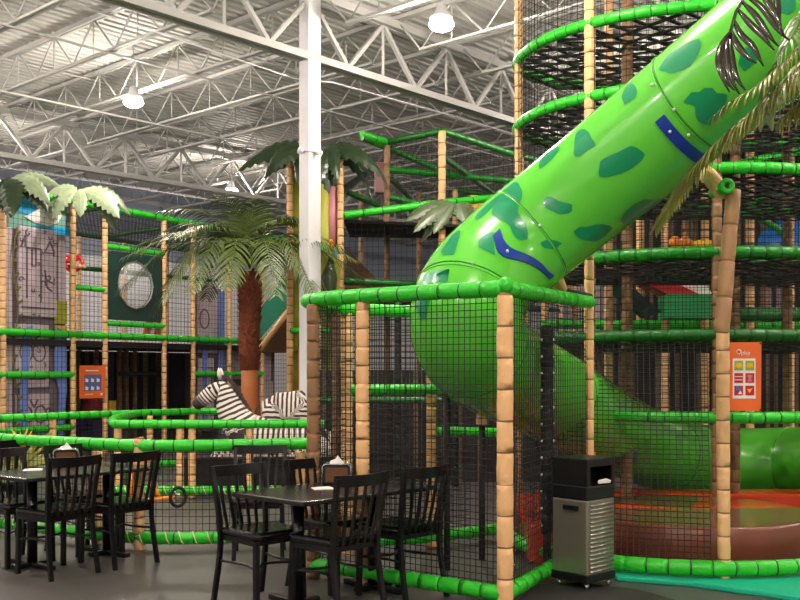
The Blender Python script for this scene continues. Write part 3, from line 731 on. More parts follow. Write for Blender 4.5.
fence('green-railed fence just in front of the lying zebra', [G(133, 14.2), G(115, 13.0), G(113, 11.9), G(122, 11.68), G(180, 11.65), G(250, 11.65), G(325, 11.7)], [(G(118, 11.75), .82), (G(180, 11.68), .82), (G(250, 11.68), .82), (G(192, 11.68), .82)], cord=True)
fence('farthest green-railed fence, between the stone mural and the lying zebra', [G(-40, 12.9), G(0, 13.1), G(100, 14.2), G(205, 15.3), G(232, 14.9), G(258, 14.6)], [(G(53, 13.7), .83), (G(150, 14.7), .83), (G(-10, 13.0), .83), (G(192, 15.2), .83)])
mb = MB(); mb.bar(G(184, 12.0, .24), G(310, 12.1, .24), .12, .43); tag(mb.build('pen_wall', 'dark', None, .02), 'low black padded wall of the zebra pen, behind the green fence', 'low wall')
# rocks
for k in range(12):
    px = 222+k*8.6; Y = 12.32+.1*((k*7) % 3); r = .085+.03*((k*5) % 3)/2
    mb = MB(); mb.ball((0, 0, 0), r, 10, sc=(1.15, .8, .85))
    vs = []
    for v in mb.v: d = 1+.22*mnoise.noise(V(v)*9+V((k*3, 0, 0))); vs.append((v[0]*d, v[1]*d, v[2]*d))
    mb.v = vs; o = mb.build('rock', 'rock'); o.location = G(px, Y, .36+.01*(k % 2))
    tag(o, 'grey rock in the row along the top of the black pen wall below the zebra', 'rock', 'rocks below the lying zebra')
mb = MB(); mb.bar(G(205, 12.45, .15), G(330, 12.5, .15), .5, .26); tag(mb.build('rock_bed', 'stone_d'), 'raised stone bed carrying the rocks and the lying zebra', 'planter')
# scooter
t = thing('toy_scooter', 'small orange toy scooter lying behind the low fence, left part hidden by a chair', 'scooter', G(155, 10.6))
mb = MB(); mb.tube([PZ(176, 497, 10.6), PZ(150, 500, 10.7), PZ(128, 504, 10.9)], .022, 8); mb.tube([PZ(160, 497, 10.65), PZ(155, 489, 10.7), PZ(149, 482, 10.75)], [.012, .03, .022], 8); mb.build('frame', 'orange_p', t)
mb = MB(); c = PZ(178, 497, 10.55)
mb.tube([c+V((.085*math.cos(a)*.8, .085*math.cos(a)*.6, .098*math.sin(a))) for a in np.linspace(0, 2*PI, 25)[:-1]], .018, 8, closed=True); wh = mb.build('wheel', 'rubber', t)
mb = MB(); mb.ball(c, .05, 10, sc=(.8, .5, 1)); mb.build('wheel_hub', 'steel', wh)
mb = MB(); mb.tube([PZ(131, 500, 10.85), PZ(133, 470, 10.8)], .018, 8); mb.tube([PZ(125, 471, 10.9), PZ(140, 470, 10.8)], .012, 8); mb.build('handlebar', 'orange_p', t)
mb = MB(); c = PZ(127, 501, 11.0); mb.tube([c+V((.07*math.cos(a), 0, .075*math.sin(a)-.03)) for a in np.linspace(0, 2*PI, 21)[:-1]], .016, 8, closed=True); mb.build('wheel', 'rubber', t)

# ---------------------------------------------------------------- leaves and palms
def leaf(mb, base, d, L, W, droop=.5, notch=0, mi=0, up=V((0, -.8, .6))):
    """broad leaf: arched midrib, folded blade, optionally torn edge"""
    notch = max(notch, .3) if W > .05 else 0; base = V(base); d = V(d).normalized(); side = d.cross(up)
    if side.length < .1: side = V((1, 0, 0))
    side.normalize(); n = 16; vs = []; p = base.copy(); dr = d.copy()
    for i in range(n+1):
        u = i/n; w = W*math.sin(PI*min(1, u*.93+.07))**.7*(1-.25*u)
        if notch and i % 2 == 1: w *= 1-notch
        nrm = side.cross(dr).normalized()
        for k, q in ((-1, -.22), (-.5, -.06), (0, 0), (.5, -.06), (1, -.22)): vs.append(p+side*(k*w)+nrm*(q*w))
        p = p+dr*(L/n); dr = (dr+V((0, 0, -droop/n*1.6))).normalized()
    fs = [(i*5+k, i*5+k+1, i*5+6+k, i*5+5+k) for i in range(n) for k in range(4)]
    mb.add(vs, fs, mi, False)
def frond(mb, P, ll, wl, n=34, droop=.35, mi=0, spread=1.0, taper=True):
    """pinnate frond along the rachis P: pairs of folded, drooping leaflets"""
    Pp = smooth_path(P, .08); Q = resample(Pp, n); mb.tube(Q, [.014*(1-.75*i/(n-1)) for i in range(n)], 6, mi)
    for i in range(3, n):
        u = i/(n-1); t_ = (Q[min(i+1, n-1)]-Q[i-1]).normalized(); sd = t_.cross(V((0, 0, 1)))
        if sd.length < .15: sd = V((1, 0, 0))
        sd.normalize(); L = ll*(math.sin(PI*min(1, .15+u*.8))**.6 if taper else 1)*random.uniform(.8, 1.12)
        for s in (-1, 1):
            d = (sd*s*spread+t_*.75+V((0, 0, random.uniform(-.1, .25)))).normalized(); p = Q[i].copy(); k = 5; wv = wl*random.uniform(.8, 1.1)
            vs = []; cr = d.cross(t_).normalized(); wd = (t_-d*t_.dot(d)).normalized()
            for j in range(k+1):
                q = j/k; w_ = wv*(1-q**2)*(.5+q) if j < k else .001
                vs += [p-wd*w_+V((0, 0, -.3*w_)), p, p+wd*w_+V((0, 0, -.3*w_))]
                p = p+d*(L/k); d = (d+V((0, 0, -droop/k*2))).normalized()
            mb.add(vs, [(j*3+a, j*3+a+1, j*3+4+a, j*3+3+a) for j in range(k) for a in (0, 1)], mi, True)
# main palm
pc = G(250, 14.5); zc = 2.98
t = thing('artificial_palm_tree', 'artificial palm tree with drooping feathery crown and hairy brown trunk, behind the zebras', 'palm tree', pc)
mb = MB(); mb.tube([pc+V((.09, 0, 0)), pc+V((.04, 0, .6)), pc+V((0, 0, 1.15)), pc+V((-.01, 0, 1.6))], [.17, .145, .125, .12], 18); mb.build('lower_trunk', 'trunk_s', t)
mb = MB(); mb.tube([pc+V((-.01, 0, 1.5)), pc+V((-.02, 0, 1.9)), pc+V((0, 0, 2.4)), pc+V((0, 0, 2.75)), pc+V((0, 0, zc-.05))], [.13, .15, .16, .18, .12], 18)
for i in range(420):
    a = random.uniform(0, 2*PI); z = random.uniform(1.5, 2.95); r = .135+.03*(z-1.5)
    p = pc+V((r*math.cos(a), r*math.sin(a), z)); o = V((math.cos(a), math.sin(a), 0)); sd = V((-o.y, o.x, 0))*.022
    mb.add([p-sd, p+sd, p+o*.05+V((0, 0, .075))], [(0, 1, 2)])
mb.build('hairy_trunk', 'trunk_h', t)
random.seed(3)
ends = [(-1.65, -.1, -.3), (-1.45, -.6, .12), (-1.2, .5, .62), (-1.05, -.3, .78), (-.75, -.9, .35), (-.55, .9, .75), (-.35, -.5, .95), (.0, .7, .98), (.2, -.6, .9), (.55, .5, .75), (.85, -.4, .6), (1.15, .2, .35), (1.35, -.5, .1), (1.5, .5, -.15),
        (-1.3, .3, -.55), (-.95, -.7, -.45), (-.55, -1.0, -.35), (-.1, -1.1, -.3), (.45, -1.0, -.4), (.9, -.7, -.45), (1.1, .0, -.55), (-.7, .8, -.3), (.5, .9, -.2), (-1.55, .2, .35)]
for (x, y, z) in ends:
    e = V((x*1.14, y*1.1, z*1.05-.05)); h = V((x, y, 0)); mid = h*.5+V((0, 0, max(.3, z*.6+.32))); tip = e
    mb = MB(); frond(mb, [pc+V((0, 0, zc)), pc+V((0, 0, zc))+mid*.55+V((0, 0, .1)), pc+V((0, 0, zc))+mid+h*.18, pc+V((0, 0, zc))+tip], .44, .016, 40, .5)
    mb.build('frond', 'frond', t)
# palm at right, trunk outside the frame
tc_ = V((3.5, 5.9, 0))
t = thing('artificial_palm_tree', 'artificial palm at the right picture edge with long olive fronds hanging over the slide', 'palm tree', tc_)
mb = MB(); mb.tube([tc_, tc_+V((0, 0, 2)), tc_+V((0, 0, 4.1))], [.17, .14, .13], 16); mb.build('trunk', 'trunk_h', t)
for P, m_, ll, wl, n, dp in (
    ([tc_+V((0, 0, 4.0)), PZ(845, 28, 6.0), PZ(775, 92, 5.85), PZ(712, 148, 5.95), PZ(676, 192, 6.1), PZ(656, 226, 6.2)], 'frond2', .26, .016, 96, 1.2),
    ([tc_+V((0, 0, 4.0)), PZ(850, 20, 5.7), PZ(800, 66, 5.6), PZ(752, 112, 5.65), PZ(728, 140, 5.7)], 'frond2', .32, .018, 74, 1.6),
    ([tc_+V((0, 0, 4.0)), PZ(850, 0, 5.7), PZ(805, 42, 5.55), PZ(755, 88, 5.5), PZ(728, 104, 5.55), PZ(714, 116, 5.6)], 'frond2', .22, .013, 64, 1.1),
    ([tc_+V((0, 0, 4.0)), PZ(835, -12, 5.7), PZ(790, 40, 5.5), PZ(770, 80, 5.55), PZ(766, 120, 5.6)], 'frond', .26, .014, 60, 1.4),
    ([tc_+V((0, 0, 4.0)), PZ(860, 60, 5.8), PZ(820, 85, 5.8), PZ(780, 120, 5.9)], 'frond2', .34, .018, 56, 1.5)):
    mb = MB(); frond(mb, P, ll, wl, n, dp, spread=.8); mb.build('frond', m_, t)
mb = MB()
R_ = [PZ(x_, y_, 5.5) for x_, y_ in ((790, -40), (762, -20), (745, -5), (736, 12), (731, 30), (729, 38))]
mb.tube([tc_+V((0, 0, 4.05))]+R_, .01, 6)
for (a, b, c, d) in (((745, -6), (762, 6), (778, 28), (790, 40)), ((742, 0), (756, 14), (768, 32), (779, 46)), ((738, 8), (750, 22), (764, 36), (775, 50)), ((734, 18), (742, 34), (754, 46), (764, 66)), ((731, 28), (738, 44), (748, 56), (757, 63)),
    ((730, 32), (722, 46), (720, 66), (730, 92)), ((730, 34), (727, 50), (730, 72), (740, 94)), ((730, 36), (732, 54), (736, 74), (746, 90)), ((755, -15), (768, 0), (776, 12), (784, 34)), ((730, 36), (724, 56), (725, 76), (735, 90)), ((775, -20), (778, 0), (779, 18), (782, 36))):
    P = resample(smooth_path([PZ(*q, 5.5-.02*k) for k, q in enumerate((a, b, c, d))], .02), 12); vs = []
    for i, p in enumerate(P):
        w_ = .021*math.sin(PI*(.12+.85*i/11)); t_ = (P[min(i+1, 11)]-P[max(i-1, 0)]).normalized(); sd = t_.cross(V((0, 1, 0))).normalized()
        vs += [p-sd*w_+V((0, .012, 0)), p+V((0, -.004, 0)), p+sd*w_+V((0, .012, 0))]
    mb.add(vs, [(i*3+a_, i*3+a_+1, i*3+4+a_, i*3+3+a_) for i in range(11) for a_ in (0, 1)], 0, True)
mb.build('frond', 'frond3', t)
# plant
t = thing('potted_bromeliad', 'spiky green plant with an orange flower behind the fence at far left', 'plant', G(22, 12.2))
mb = MB(); mb.lathe([(0, 0), (.14, 0), (.18, .3), (.16, .3), (.15, .26), (0, .26)], G(22, 12.2), 16); mb.build('pot', 'rubber', t)
random.seed(11); mb = MB()
for k in range(34):
    a = random.uniform(0, 2*PI); el = random.uniform(.25, 1.2); d = V((math.cos(a)*math.cos(el), math.sin(a)*math.cos(el), math.sin(el))); leaf(mb, G(22, 12.2, .27)+d*.03, d, random.uniform(.4, .62), .026, .7, 0)
mb.build('leaves', 'frond2', t)
mb = MB()
for k in range(9): a = k*.7; mb.tube([G(22, 12.2, .45), G(22, 12.2, .6)+V((.03*math.cos(a), .03*math.sin(a), 0)), G(22, 12.2, .72)+V((.12*math.cos(a), .12*math.sin(a), .03*(k % 3)))], [.02, .022, .004], 6)
mb.build('flower', 'orange_p', t)
# broad leaf clusters
def cluster(label, c, leaves, m_, sc=1.1, wf=1.15):
    t = thing('broad_leaf_cluster', label, 'artificial leaves', c)
    for (dx, dy, dz, L, W, dr, nt2) in leaves:
        mb = MB(); leaf(mb, V(c)+V((dx*.08, dy*.08, 0)), (dx, dy, dz), L*sc, W*sc*wf, dr, nt2); o = mb.build('leaf', m_ if isinstance(m_, str) else m_[len(t.children) % len(m_)], t)
        sd = o.modifiers.new('thickness', 'SOLIDIFY'); sd.thickness = .006
    return t
FT = G(318, 15.2, 4.78)
cluster('dark broad leaves topping the yellow-green fake tree behind the steel column', FT, [(-.9, -.2, .35, 1.15, .17, .9, 0), (-.7, -.7, .25, 1.05, .16, 1.1, 0), (-1, .3, .25, 1.0, .16, 1.0, 0), (.9, -.2, .4, 1.15, .17, 1.3, 0), (.5, -.8, .3, .8, .15, 1.7, 0), (.1, -1, .2, .8, .16, 1.9, 0), (.8, .4, .3, .9, .15, .9, 0), (-.4, -.9, 0, .75, .15, 1.7, 0), (.35, -.9, .1, .85, .13, 2.2, 0), (-.1, .8, .3, .7, .16, 1, 0), (-.55, -.6, -.1, .6, .14, 1.6, 0), (1, .1, .2, 1.1, .14, 1.7, 0)], 'leaf', 1.12, 1.5)
cluster('dark and pale broad leaves over the sky mural at far left', G(6, 15.9, 4.52), [(-.5, -.8, .3, .8, .16, 1.2, .2), (.9, -.3, .1, .85, .17, .9, .2), (.5, -.8, -.4, .8, .18, .9, .2), (-.2, -.9, -.9, .85, .19, .5, 0), (.9, 0, .3, .75, .14, .6, .3), (.5, -.9, -.9, .75, .17, .6, 0), (1, -.2, -.35, .8, .13, .6, .1)], ('leaf', 'leaf2', 'leaf'), 1.1, 1.3)
cluster('pale broad leaves draped over the post right of the stone mural', G(80, 17.2, 4.6), [(-.9, -.2, -.15, .8, .17, .7, .2), (.8, -.5, -.1, 1.0, .2, .7, .15), (1, -.2, .1, .95, .15, .9, .2), (.3, -.9, -.8, .6, .14, .6, .2), (-.6, -.7, -.5, .7, .15, .8, .2), (.9, -.1, -.5, .85, .14, .8, .2), (-.7, -.2, .2, .6, .15, .9, .2)], ('leaf2', 'leaf2', 'leafm'), 1.1, 1.1)
cluster('grey-green broad leaves in front of the upper deck, left of the slide', G(457, 14.6, 3.93), [(-1, -.2, -.15, .7, .1, .35, .15), (-.9, -.5, -.45, .75, .11, .35, .1), (-.6, -.6, -.7, .6, .1, .3, .1), (.25, -.8, -.6, .4, .12, .5, 0), (-.9, .1, .12, .6, .11, .5, .1), (-.75, -.2, -.7, .7, .08, .3, 0), (.6, -.3, -.3, .35, .11, 1, 0)], 'leafm', 1.1, 1.2)
# ---------------------------------------------------------------- zebras
def skin_body(name, nodes, edges, parent, stripes, sub=2):
    """nodes: name -> (pos, radius, phase); one continuous skinned body"""
    keys = list(nodes); me = bpy.data.meshes.new(name)
    me.from_pydata([nodes[k][0] for k in keys], [(keys.index(a), keys.index(b)) for a, b in edges], []); o = bpy.data.objects.new(name, me); COL.objects.link(o)
    o.modifiers.new('skin', 'SKIN')
    for i, k in enumerate(keys):
        r = nodes[k][1]; me.skin_vertices[0].data[i].radius = r if isinstance(r, tuple) else (r, r)
        me.skin_vertices[0].data[i].use_root = (i == 0)
    s = o.modifiers.new('sub', 'SUBSURF'); s.levels = s.render_levels = sub+1
    dg = bpy.context.evaluated_depsgraph_get(); dg.update(); nm = bpy.data.meshes.new_from_object(o.evaluated_get(dg)); bpy.data.objects.remove(o)
    nm.name = name; b = bpy.data.objects.new(name, nm); COL.objects.link(b); b.parent = parent
    P = np.array([v.co[:] for v in nm.vertices]); bd = np.full(len(P), 1e9); ph = np.zeros(len(P)); mz = np.zeros(len(P))
    for a, c in edges:
        A = np.array(nodes[a][0]); Bq = np.array(nodes[c][0]); ab = Bq-A; tt = np.clip(((P-A)@ab)/(ab@ab), 0, 1); d = np.linalg.norm(P-(A+tt[:, None]*ab), axis=1)
        tt2 = ((P-A)@ab)/(ab@ab); tt2 = np.clip(tt2, -.3, 1.3)
        sel = d < bd; bd[sel] = d[sel]; pv = nodes[a][2]+(nodes[c][2]-nodes[a][2])*tt2; ph[sel] = pv[sel]
    if 'nose' in nodes: mz = np.clip(2.0-np.linalg.norm(P-np.array(nodes['nose'][0]), axis=1)/.085, 0, 1)
    at = nm.attributes.new('stripe', 'FLOAT', 'POINT'); at.data.foreach_set('value', ph.astype(np.float32))
    at = nm.attributes.new('muzzle', 'FLOAT', 'POINT'); at.data.foreach_set('value', mz.astype(np.float32))
    nm.polygons.foreach_set('use_smooth', [True]*len(nm.polygons)); nm.materials.clear(); nm.materials.append(M['zebra'])
    return b
# lying zebra, head to the left (-x); origin on the rock bed
t = thing('zebra_statue', 'life-like zebra statue lying down with raised head turned left, in front of the palm', 'zebra', G(262, 12.95, .27))
k_ = 2*PI/.07
N = {'mid': ((.25, 0, .33), (.22, .25), 0.2*k_), 'chest': ((-.22, 0, .38), (.22, .27), -.3*k_), 'rump': ((.8, 0, .32), (.22, .25), .75*k_), 'tailb': ((1.02, 0, .3), .12, 1*k_),
     'neck1': ((-.36, 0, .6), (.15, .22), -.52*k_), 'neck2': ((-.46, 0, .83), (.12, .175), -.78*k_), 'poll': ((-.52, 0, 1.02), (.09, .13), -1.0*k_),
     'cheek': ((-.63, 0, .955), (.085, .115), -1.12*k_), 'face': ((-.745, 0, .865), (.085, .1), -1.35*k_), 'nose': ((-.84, 0, .785), (.08, .085), -1.6*k_), 'lip': ((-.885, 0, .75), (.06, .06), -1.65*k_),
     'fsh': ((-.3, -.16, .2), .1, -.3*k_), 'fkn': ((-.62, -.2, .12), .06, 0*k_), 'fft': ((-.3, -.27, .06), .04, .4*k_), 'gsh': ((-.3, .16, .2), .1, -.3*k_), 'gkn': ((-.62, .2, .12), .06, 0*k_), 'gft': ((-.3, .27, .06), .04, .4*k_),
     'hth': ((.72, -.2, .2), .14, .7*k_), 'hkn': ((.4, -.28, .12), .07, 1*k_), 'hft': ((.75, -.34, .05), .04, 1.4*k_), 'ith': ((.72, .2, .2), .14, .7*k_), 'ikn': ((.4, .28, .12), .07, 1*k_), 'ift': ((.75, .34, .05), .04, 1.4*k_)}
EG = [('mid', 'chest'), ('mid', 'rump'), ('rump', 'tailb'), ('chest', 'neck1'), ('neck1', 'neck2'), ('neck2', 'poll'), ('poll', 'cheek'), ('cheek', 'face'), ('face', 'nose'), ('nose', 'lip'),
      ('chest', 'fsh'), ('fsh', 'fkn'), ('fkn', 'fft'), ('chest', 'gsh'), ('gsh', 'gkn'), ('gkn', 'gft'), ('rump', 'hth'), ('hth', 'hkn'), ('hkn', 'hft'), ('rump', 'ith'), ('ith', 'ikn'), ('ikn', 'ift')]
skin_body('body', N, EG, t, None)
def ears(t, p, d, sp, L=.15):
    for s in (-1, 1):
        mb = MB(); p0 = V(p)+V((0, s*sp, 0)); d0 = V(d).normalized(); mb.tube([p0, p0+d0*L*.4+V((0, s*.01, 0)), p0+d0*L*.75+V((0, s*.015, 0)), p0+d0*L+V((0, s*.015, 0))], [.018, .03, .022, .004], 10); mb.build('ear', 'zebra_ear', t, 0, True)
M['zebra_ear'] = mat('zebra_ear_white', (226, 212, 204), .6)
ears(t, (-.53, 0, 1.11), (-.12, 0, 1), .065)
def mane(t, P, h):
    mb = MB(); Q = resample([V(p) for p in P], 26); vs = []
    for i, p in enumerate(Q):
        tg = (Q[min(i+1, 25)]-Q[max(i-1, 0)]).normalized(); up = V((-tg.z, 0, tg.x)); up = up if up.dot(V((.6, 0, .8))) > 0 else -up
        hh = h*(1 if i % 2 else .8)*math.sin(PI*(.1+.85*i/25))**.5
        vs += [p+V((0, -.02, 0)), p+up*hh, p+V((0, .02, 0))]
    mb.add(vs, [(i*3+a, i*3+a+1, i*3+4+a, i*3+3+a) for i in range(25) for a in (0, 1)]); mb.build('mane', 'mane', t, 0, True)
M['mane'] = mat('dark_mane', (60, 48, 46), .9, var=.6, vscale=25)
mane(t, [(-.58, 0, 1.09), (-.48, 0, 1.13), (-.36, 0, 1.0), (-.28, 0, .85), (-.14, 0, .67)], .06)
for s in (-1, 1): mb = MB(); mb.ball((-.665, s*.067, 1.0), .02, 10); mb.build('eye', 'black', t, 0, True)
# standing zebra behind, facing right
t = thing('zebra_statue', 'smaller-looking zebra statue standing behind the lying one, facing right beside the palm trunk', 'zebra', G(290, 14.0, 0))
k_ = 2*PI/.06
N = {'mid': ((0.0, 0, 1.0), (.17, .19), 0), 'rump': ((-.26, 0, 1.0), (.165, .185), -.26*k_), 'tailb': ((-.37, 0, .98), .1, -.36*k_), 'chest': ((.22, 0, 1.0), (.16, .19), .22*k_),
     'neck1': ((.34, 0, 1.16), (.1, .13), .4*k_), 'neck2': ((.4, 0, 1.34), (.075, .1), .6*k_), 'poll': ((.4, 0, 1.46), (.06, .07), .75*k_), 'face': ((.52, 0, 1.42), .05, .9*k_), 'nose': ((.64, 0, 1.34), .04, 1.05*k_),
     'fa': ((.22, -.1, .72), .065, .5*k_), 'fb': ((.22, -.1, .4), .04, .9*k_), 'fc': ((.22, -.1, .03), .035, 1.3*k_), 'ga': ((.22, .1, .72), .065, .5*k_), 'gb': ((.2, .1, .4), .04, .9*k_), 'gc': ((.2, .1, .03), .035, 1.3*k_),
     'ha': ((-.28, -.11, .75), .1, -.5*k_), 'hb': ((-.33, -.11, .42), .045, -.9*k_), 'hc': ((-.3, -.11, .03), .035, -1.3*k_), 'ia': ((-.28, .11, .75), .1, -.5*k_), 'ib': ((-.35, .11, .42), .045, -.9*k_), 'ic': ((-.32, .11, .03), .035, -1.3*k_)}
EG = [('mid', 'rump'), ('rump', 'tailb'), ('mid', 'chest'), ('chest', 'neck1'), ('neck1', 'neck2'), ('neck2', 'poll'), ('poll', 'face'), ('face', 'nose'), ('chest', 'fa'), ('fa', 'fb'), ('fb', 'fc'), ('chest', 'ga'), ('ga', 'gb'), ('gb', 'gc'),
      ('rump', 'ha'), ('ha', 'hb'), ('hb', 'hc'), ('rump', 'ia'), ('ia', 'ib'), ('ib', 'ic')]
skin_body('body', N, EG, t, None)
ears(t, (.385, 0, 1.5), (-.3, 0, 1), .05, .12); mane(t, [(.2, 0, 1.2), (.28, 0, 1.3), (.32, 0, 1.42), (.37, 0, 1.52)], .05)
for s in (-1, 1): mb = MB(); mb.ball((.48, s*.05, 1.45), .014, 8); mb.build('eye', 'black', t, 0, True)
mb = MB(); mb.tube([(-.44, 0, 1.0), (-.5, 0, .85), (-.5, 0, .6)], [.02, .018, .03], 8); mb.build('tail', 'mane', t, 0, True)
# ---------------------------------------------------------------- left play frame
FA = V((-6.48, 16.2, 0)); FD = V((2.57, 4.4, 0)); FN = V((-FD.y, FD.x, 0)).normalized()    # FN points away from the hall
def FP(px, z=0.0, back=0.0):
    k = (px-400)/1000; t_ = (k*FA.y-FA.x)/(FD.x-k*FD.y); p = FA+FD*t_+FN*back; return V((p.x, p.y, z))
t = thing('play_structure', 'long netted play frame of beige posts and green rails across the left background', 'play frame', FP(105)); pf = t
ZT = 4.45
for px in (3, 73, 105, 164, 193, 229, 262, 293): vpost(t, FP(px), 0, ZT, .05)
for px in (20, 66, 100, 132, 172, 215, 255): vpost(t, FP(px, 0, 2.6), 0, 4.3, .045, ('post', 'ptie'), name='post')
rail(t, [FP(-25, ZT), FP(295, ZT)], .062, name='top_rail', cell=.3)
rail(t, [FP(-25, 2.12), FP(295, 2.12)], .065, name='rail', cell=.3)
rail(t, [FP(-25, 1.42), FP(73, 1.42)], .055, name='rail', cell=.3); rail(t, [FP(193, 1.42), FP(262, 1.42)], .055, name='rail', cell=.3)
rail(t, [FP(105, 3.75), FP(164, 3.75)], .05, name='rail', cell=.3); rail(t, [FP(106, 2.35), FP(164, 2.35)], .05, name='rail', cell=.3)
rail(t, [FP(-25, .5), FP(73, .5)], .055, name='rail', cell=.3); rail(t, [FP(73, 2.95), FP(105, 2.95)], .045, name='rail', cell=.3)
rail(t, [FP(75, 2.2, 1.3), FP(250, 2.2, 1.3)], .05, ('green_shade', 'tie'), name='rail', cell=.3)
rail(t, [FP(0, 4.35, 2.6), FP(300, 4.35, 2.6)], .05, ('green_shade', 'tie'), name='rail', cell=.3); rail(t, [FP(60, 3.6, 2.6), FP(300, 3.7, 2.6)], .05, ('green_shade', 'tie'), name='rail', cell=.3)
for px in (105, 193, 262): rail(t, [FP(px, ZT), FP(px, 4.35, 1)+FN*1.6], .045, ('green_shade', 'tie'), name='rail', cell=.3)
mb = MB(); mb.add([FP(-30, 2.02), FP(310, 2.02), FP(310, 2.02, 2.7), FP(-30, 2.02, 2.7), FP(-30, 1.92), FP(310, 1.92), FP(310, 1.92, 2.7), FP(-30, 1.92, 2.7)], [(0, 1, 2, 3), (7, 6, 5, 4), (0, 4, 5, 1), (2, 6, 7, 3), (1, 5, 6, 2), (3, 7, 4, 0)])
mb.build('deck_floor', 'dark', t)
mb = MB(); net(mb, [FP(-20, ZT-.06), FP(295, ZT-.06)], [FP(-20, 4.3, 2.6), FP(295, 4.3, 2.6)], .09, .008); mb.build('roof_net', 'net', t)
mb = MB(); net(mb, [FP(-20, .1), FP(293, .1)], [FP(-20, ZT), FP(293, ZT)], .09, .005); mb.build('net', 'net', t)
mb = MB(); net(mb, [FP(60, 2.1, 2.6), FP(293, 2.1, 2.6)], [FP(60, 4.3, 2.6), FP(293, 4.3, 2.6)], .13, .006); mb.build('net', 'net', t)
# lower storey behind: slatted dark boards
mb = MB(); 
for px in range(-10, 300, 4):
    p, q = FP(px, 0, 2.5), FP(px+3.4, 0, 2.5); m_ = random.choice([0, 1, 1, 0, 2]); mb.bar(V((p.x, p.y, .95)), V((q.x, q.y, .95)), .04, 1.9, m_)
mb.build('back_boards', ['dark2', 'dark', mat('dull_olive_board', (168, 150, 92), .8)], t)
for px in (116, 124, 149, 171, 178, 186): vpost(t, FP(px, 0, 1.4), 0, 2.0, .045, ('post_b', 'ptie'))
rail(t, [FP(150, 1.42, .8), FP(195, 1.42, .8)], .045, ('bpost', 'tie'), cell=.3); rail(t, [FP(150, .62, .8), FP(230, .62, .8)], .045, ('bpost', 'tie'), cell=.3)
# murals: placed panels with carved blocks
FR = Matrix(((FD.normalized()), V((0, 0, 1)), -FN)).transposed().to_4x4()        # local x along, y up, z towards hall
def FR_at(px, z, back): return Matrix.Translation(FP(px, z, back)) @ FR
def rpoly(x0, y0, x1, y1): return [(x0, y0), (x1, y0), (x1, y1), (x0, y1)]
def mural(px0, px1, z0, z1, back, label, sky=True, name='stone_mural'):
    w_ = (FP(px1)-FP(px0)).length; h = z1-z0; R = FR_at(px0, z0, back); t = thing(name, label, 'mural panel', FP((px0+px1)/2, z0, back))
    mb = MB(); mb.prism(rpoly(0, 0, w_, h), -.05, 0, R); mb.build('backing', 'stone_d', t)
    return t, R, w_, h
t, R, W_, H_ = mural(6, 70, .25, 3.85, .12, 'grey carved stone mural with painted waterfalls, far left under the leaves')
mb = MB()
mb.prism(rpoly(.22*W_, 2.15, .82*W_, 3.65), 0, .07, R); mb.prism(rpoly(.86*W_, 2.2, .98*W_, 3.5), 0, .05, R); mb.prism(rpoly(.18*W_, .95, .7*W_, 2.02), 0, .06, R); mb.prism(rpoly(.2*W_, .1, .72*W_, .85), 0, .05, R); mb.prism(rpoly(0.02*W_, .1, .14*W_, 3.6), 0, .05, R)
mb.build('blocks', 'stone', t, .02)
mb = MB()
def lines(mb, R, pts, w, z, h=.012, mi=0):
    for a, b in zip(pts, pts[1:]):
        a = V(a); b = V(b); d = (b-a).normalized(); n_ = V((-d.y, d.x)); mb.prism([tuple(a+n_*w), tuple(a-n_*w), tuple(b-n_*w), tuple(b+n_*w)], z, z+h, R, mi)
x = lambda u: u*W_
for P in ([(x(.34), 2.45), (x(.34), 3.3), (x(.56), 3.3), (x(.56), 2.4)], [(x(.42), 3.28), (x(.42), 3.0), (x(.48), 3.0), (x(.48), 3.28)], [(x(.62), 3.25), (x(.78), 3.25), (x(.7), 3.45), (x(.62), 3.25)], [(x(.25), 3.3), (x(.32), 3.5), (x(.32), 3.3)], [(x(.62), 2.8), (x(.78), 2.72)], [(x(.26), 2.3), (x(.78), 2.3)], [(x(.62), 2.95), (x(.66), 2.65), (x(.74), 2.6)]): lines(mb, R, P, .014, .07)
for (cx, cy, rr) in ((.34, 1.55, .13), (.54, 1.55, .13), (.34, .5, .12), (.56, .5, .12)): lines(mb, R, [(x(cx)+rr*math.cos(a), cy+rr*1.2*math.sin(a)) for a in np.linspace(0, 2*PI, 13)], .013, .055)
for P in ([(x(.3), 1.85), (x(.44), 1.75), (x(.58), 1.85)], [(x(.26), 1.1), (x(.64), 1.1)], [(x(.4), .75), (x(.46), .62), (x(.52), .75)]): lines(mb, R, P, .015, .055)
random.seed(5)
for k in range(34):
    u, h_ = random.uniform(.24, .8), random.uniform(.2, 3.6); sp = random.uniform(.03, .07); a0 = random.uniform(0, 6)
    if u > .68 and h_ < 2.1: continue
    lines(mb, R, [(x(u)+sp*(1-a*.14)*math.cos(a0+a), h_+sp*(1-a*.14)*math.sin(a0+a)) for a in np.linspace(0, random.uniform(2, 5.5), 8)], .009, .055 if h_ < 2.1 else .07)
mb.build('carved_lines', mat('carving_shade_paint', (118, 102, 110), .85), t)
mb = MB(); mb.prism([(x(.3), 1.95), (x(.44), 2.0), (x(.4), 1.7), (x(.36), 1.0), (x(.36), 0.02), (x(.22), 0.02), (x(.24), 1.0)], .06, .075, R); mb.prism([(x(.8), 2.0), (x(.98), 1.9), (x(.98), .9), (x(.92), .1), (x(.84), .1), (x(.86), .9), (x(.78), 1.2)], .05, .07, R); mb.build('painted_waterfall', 'water', t)
mb = MB(); mb.prism(rpoly(x(.79), 2.05, x(.99), 2.45), .05, .062, R); mb.prism(rpoly(x(.79), 1.7, x(.99), 2.02), .05, .06, R, 1); mb.build('painted_bushes', ['yelgreen', 'sand'], t)
mb = MB(); V_ = [(x(.16)+.05*math.sin(q*2.2), .3+q*.55) for q in np.linspace(0, 6, 30)]; lines(mb, R, V_, .012, .075)
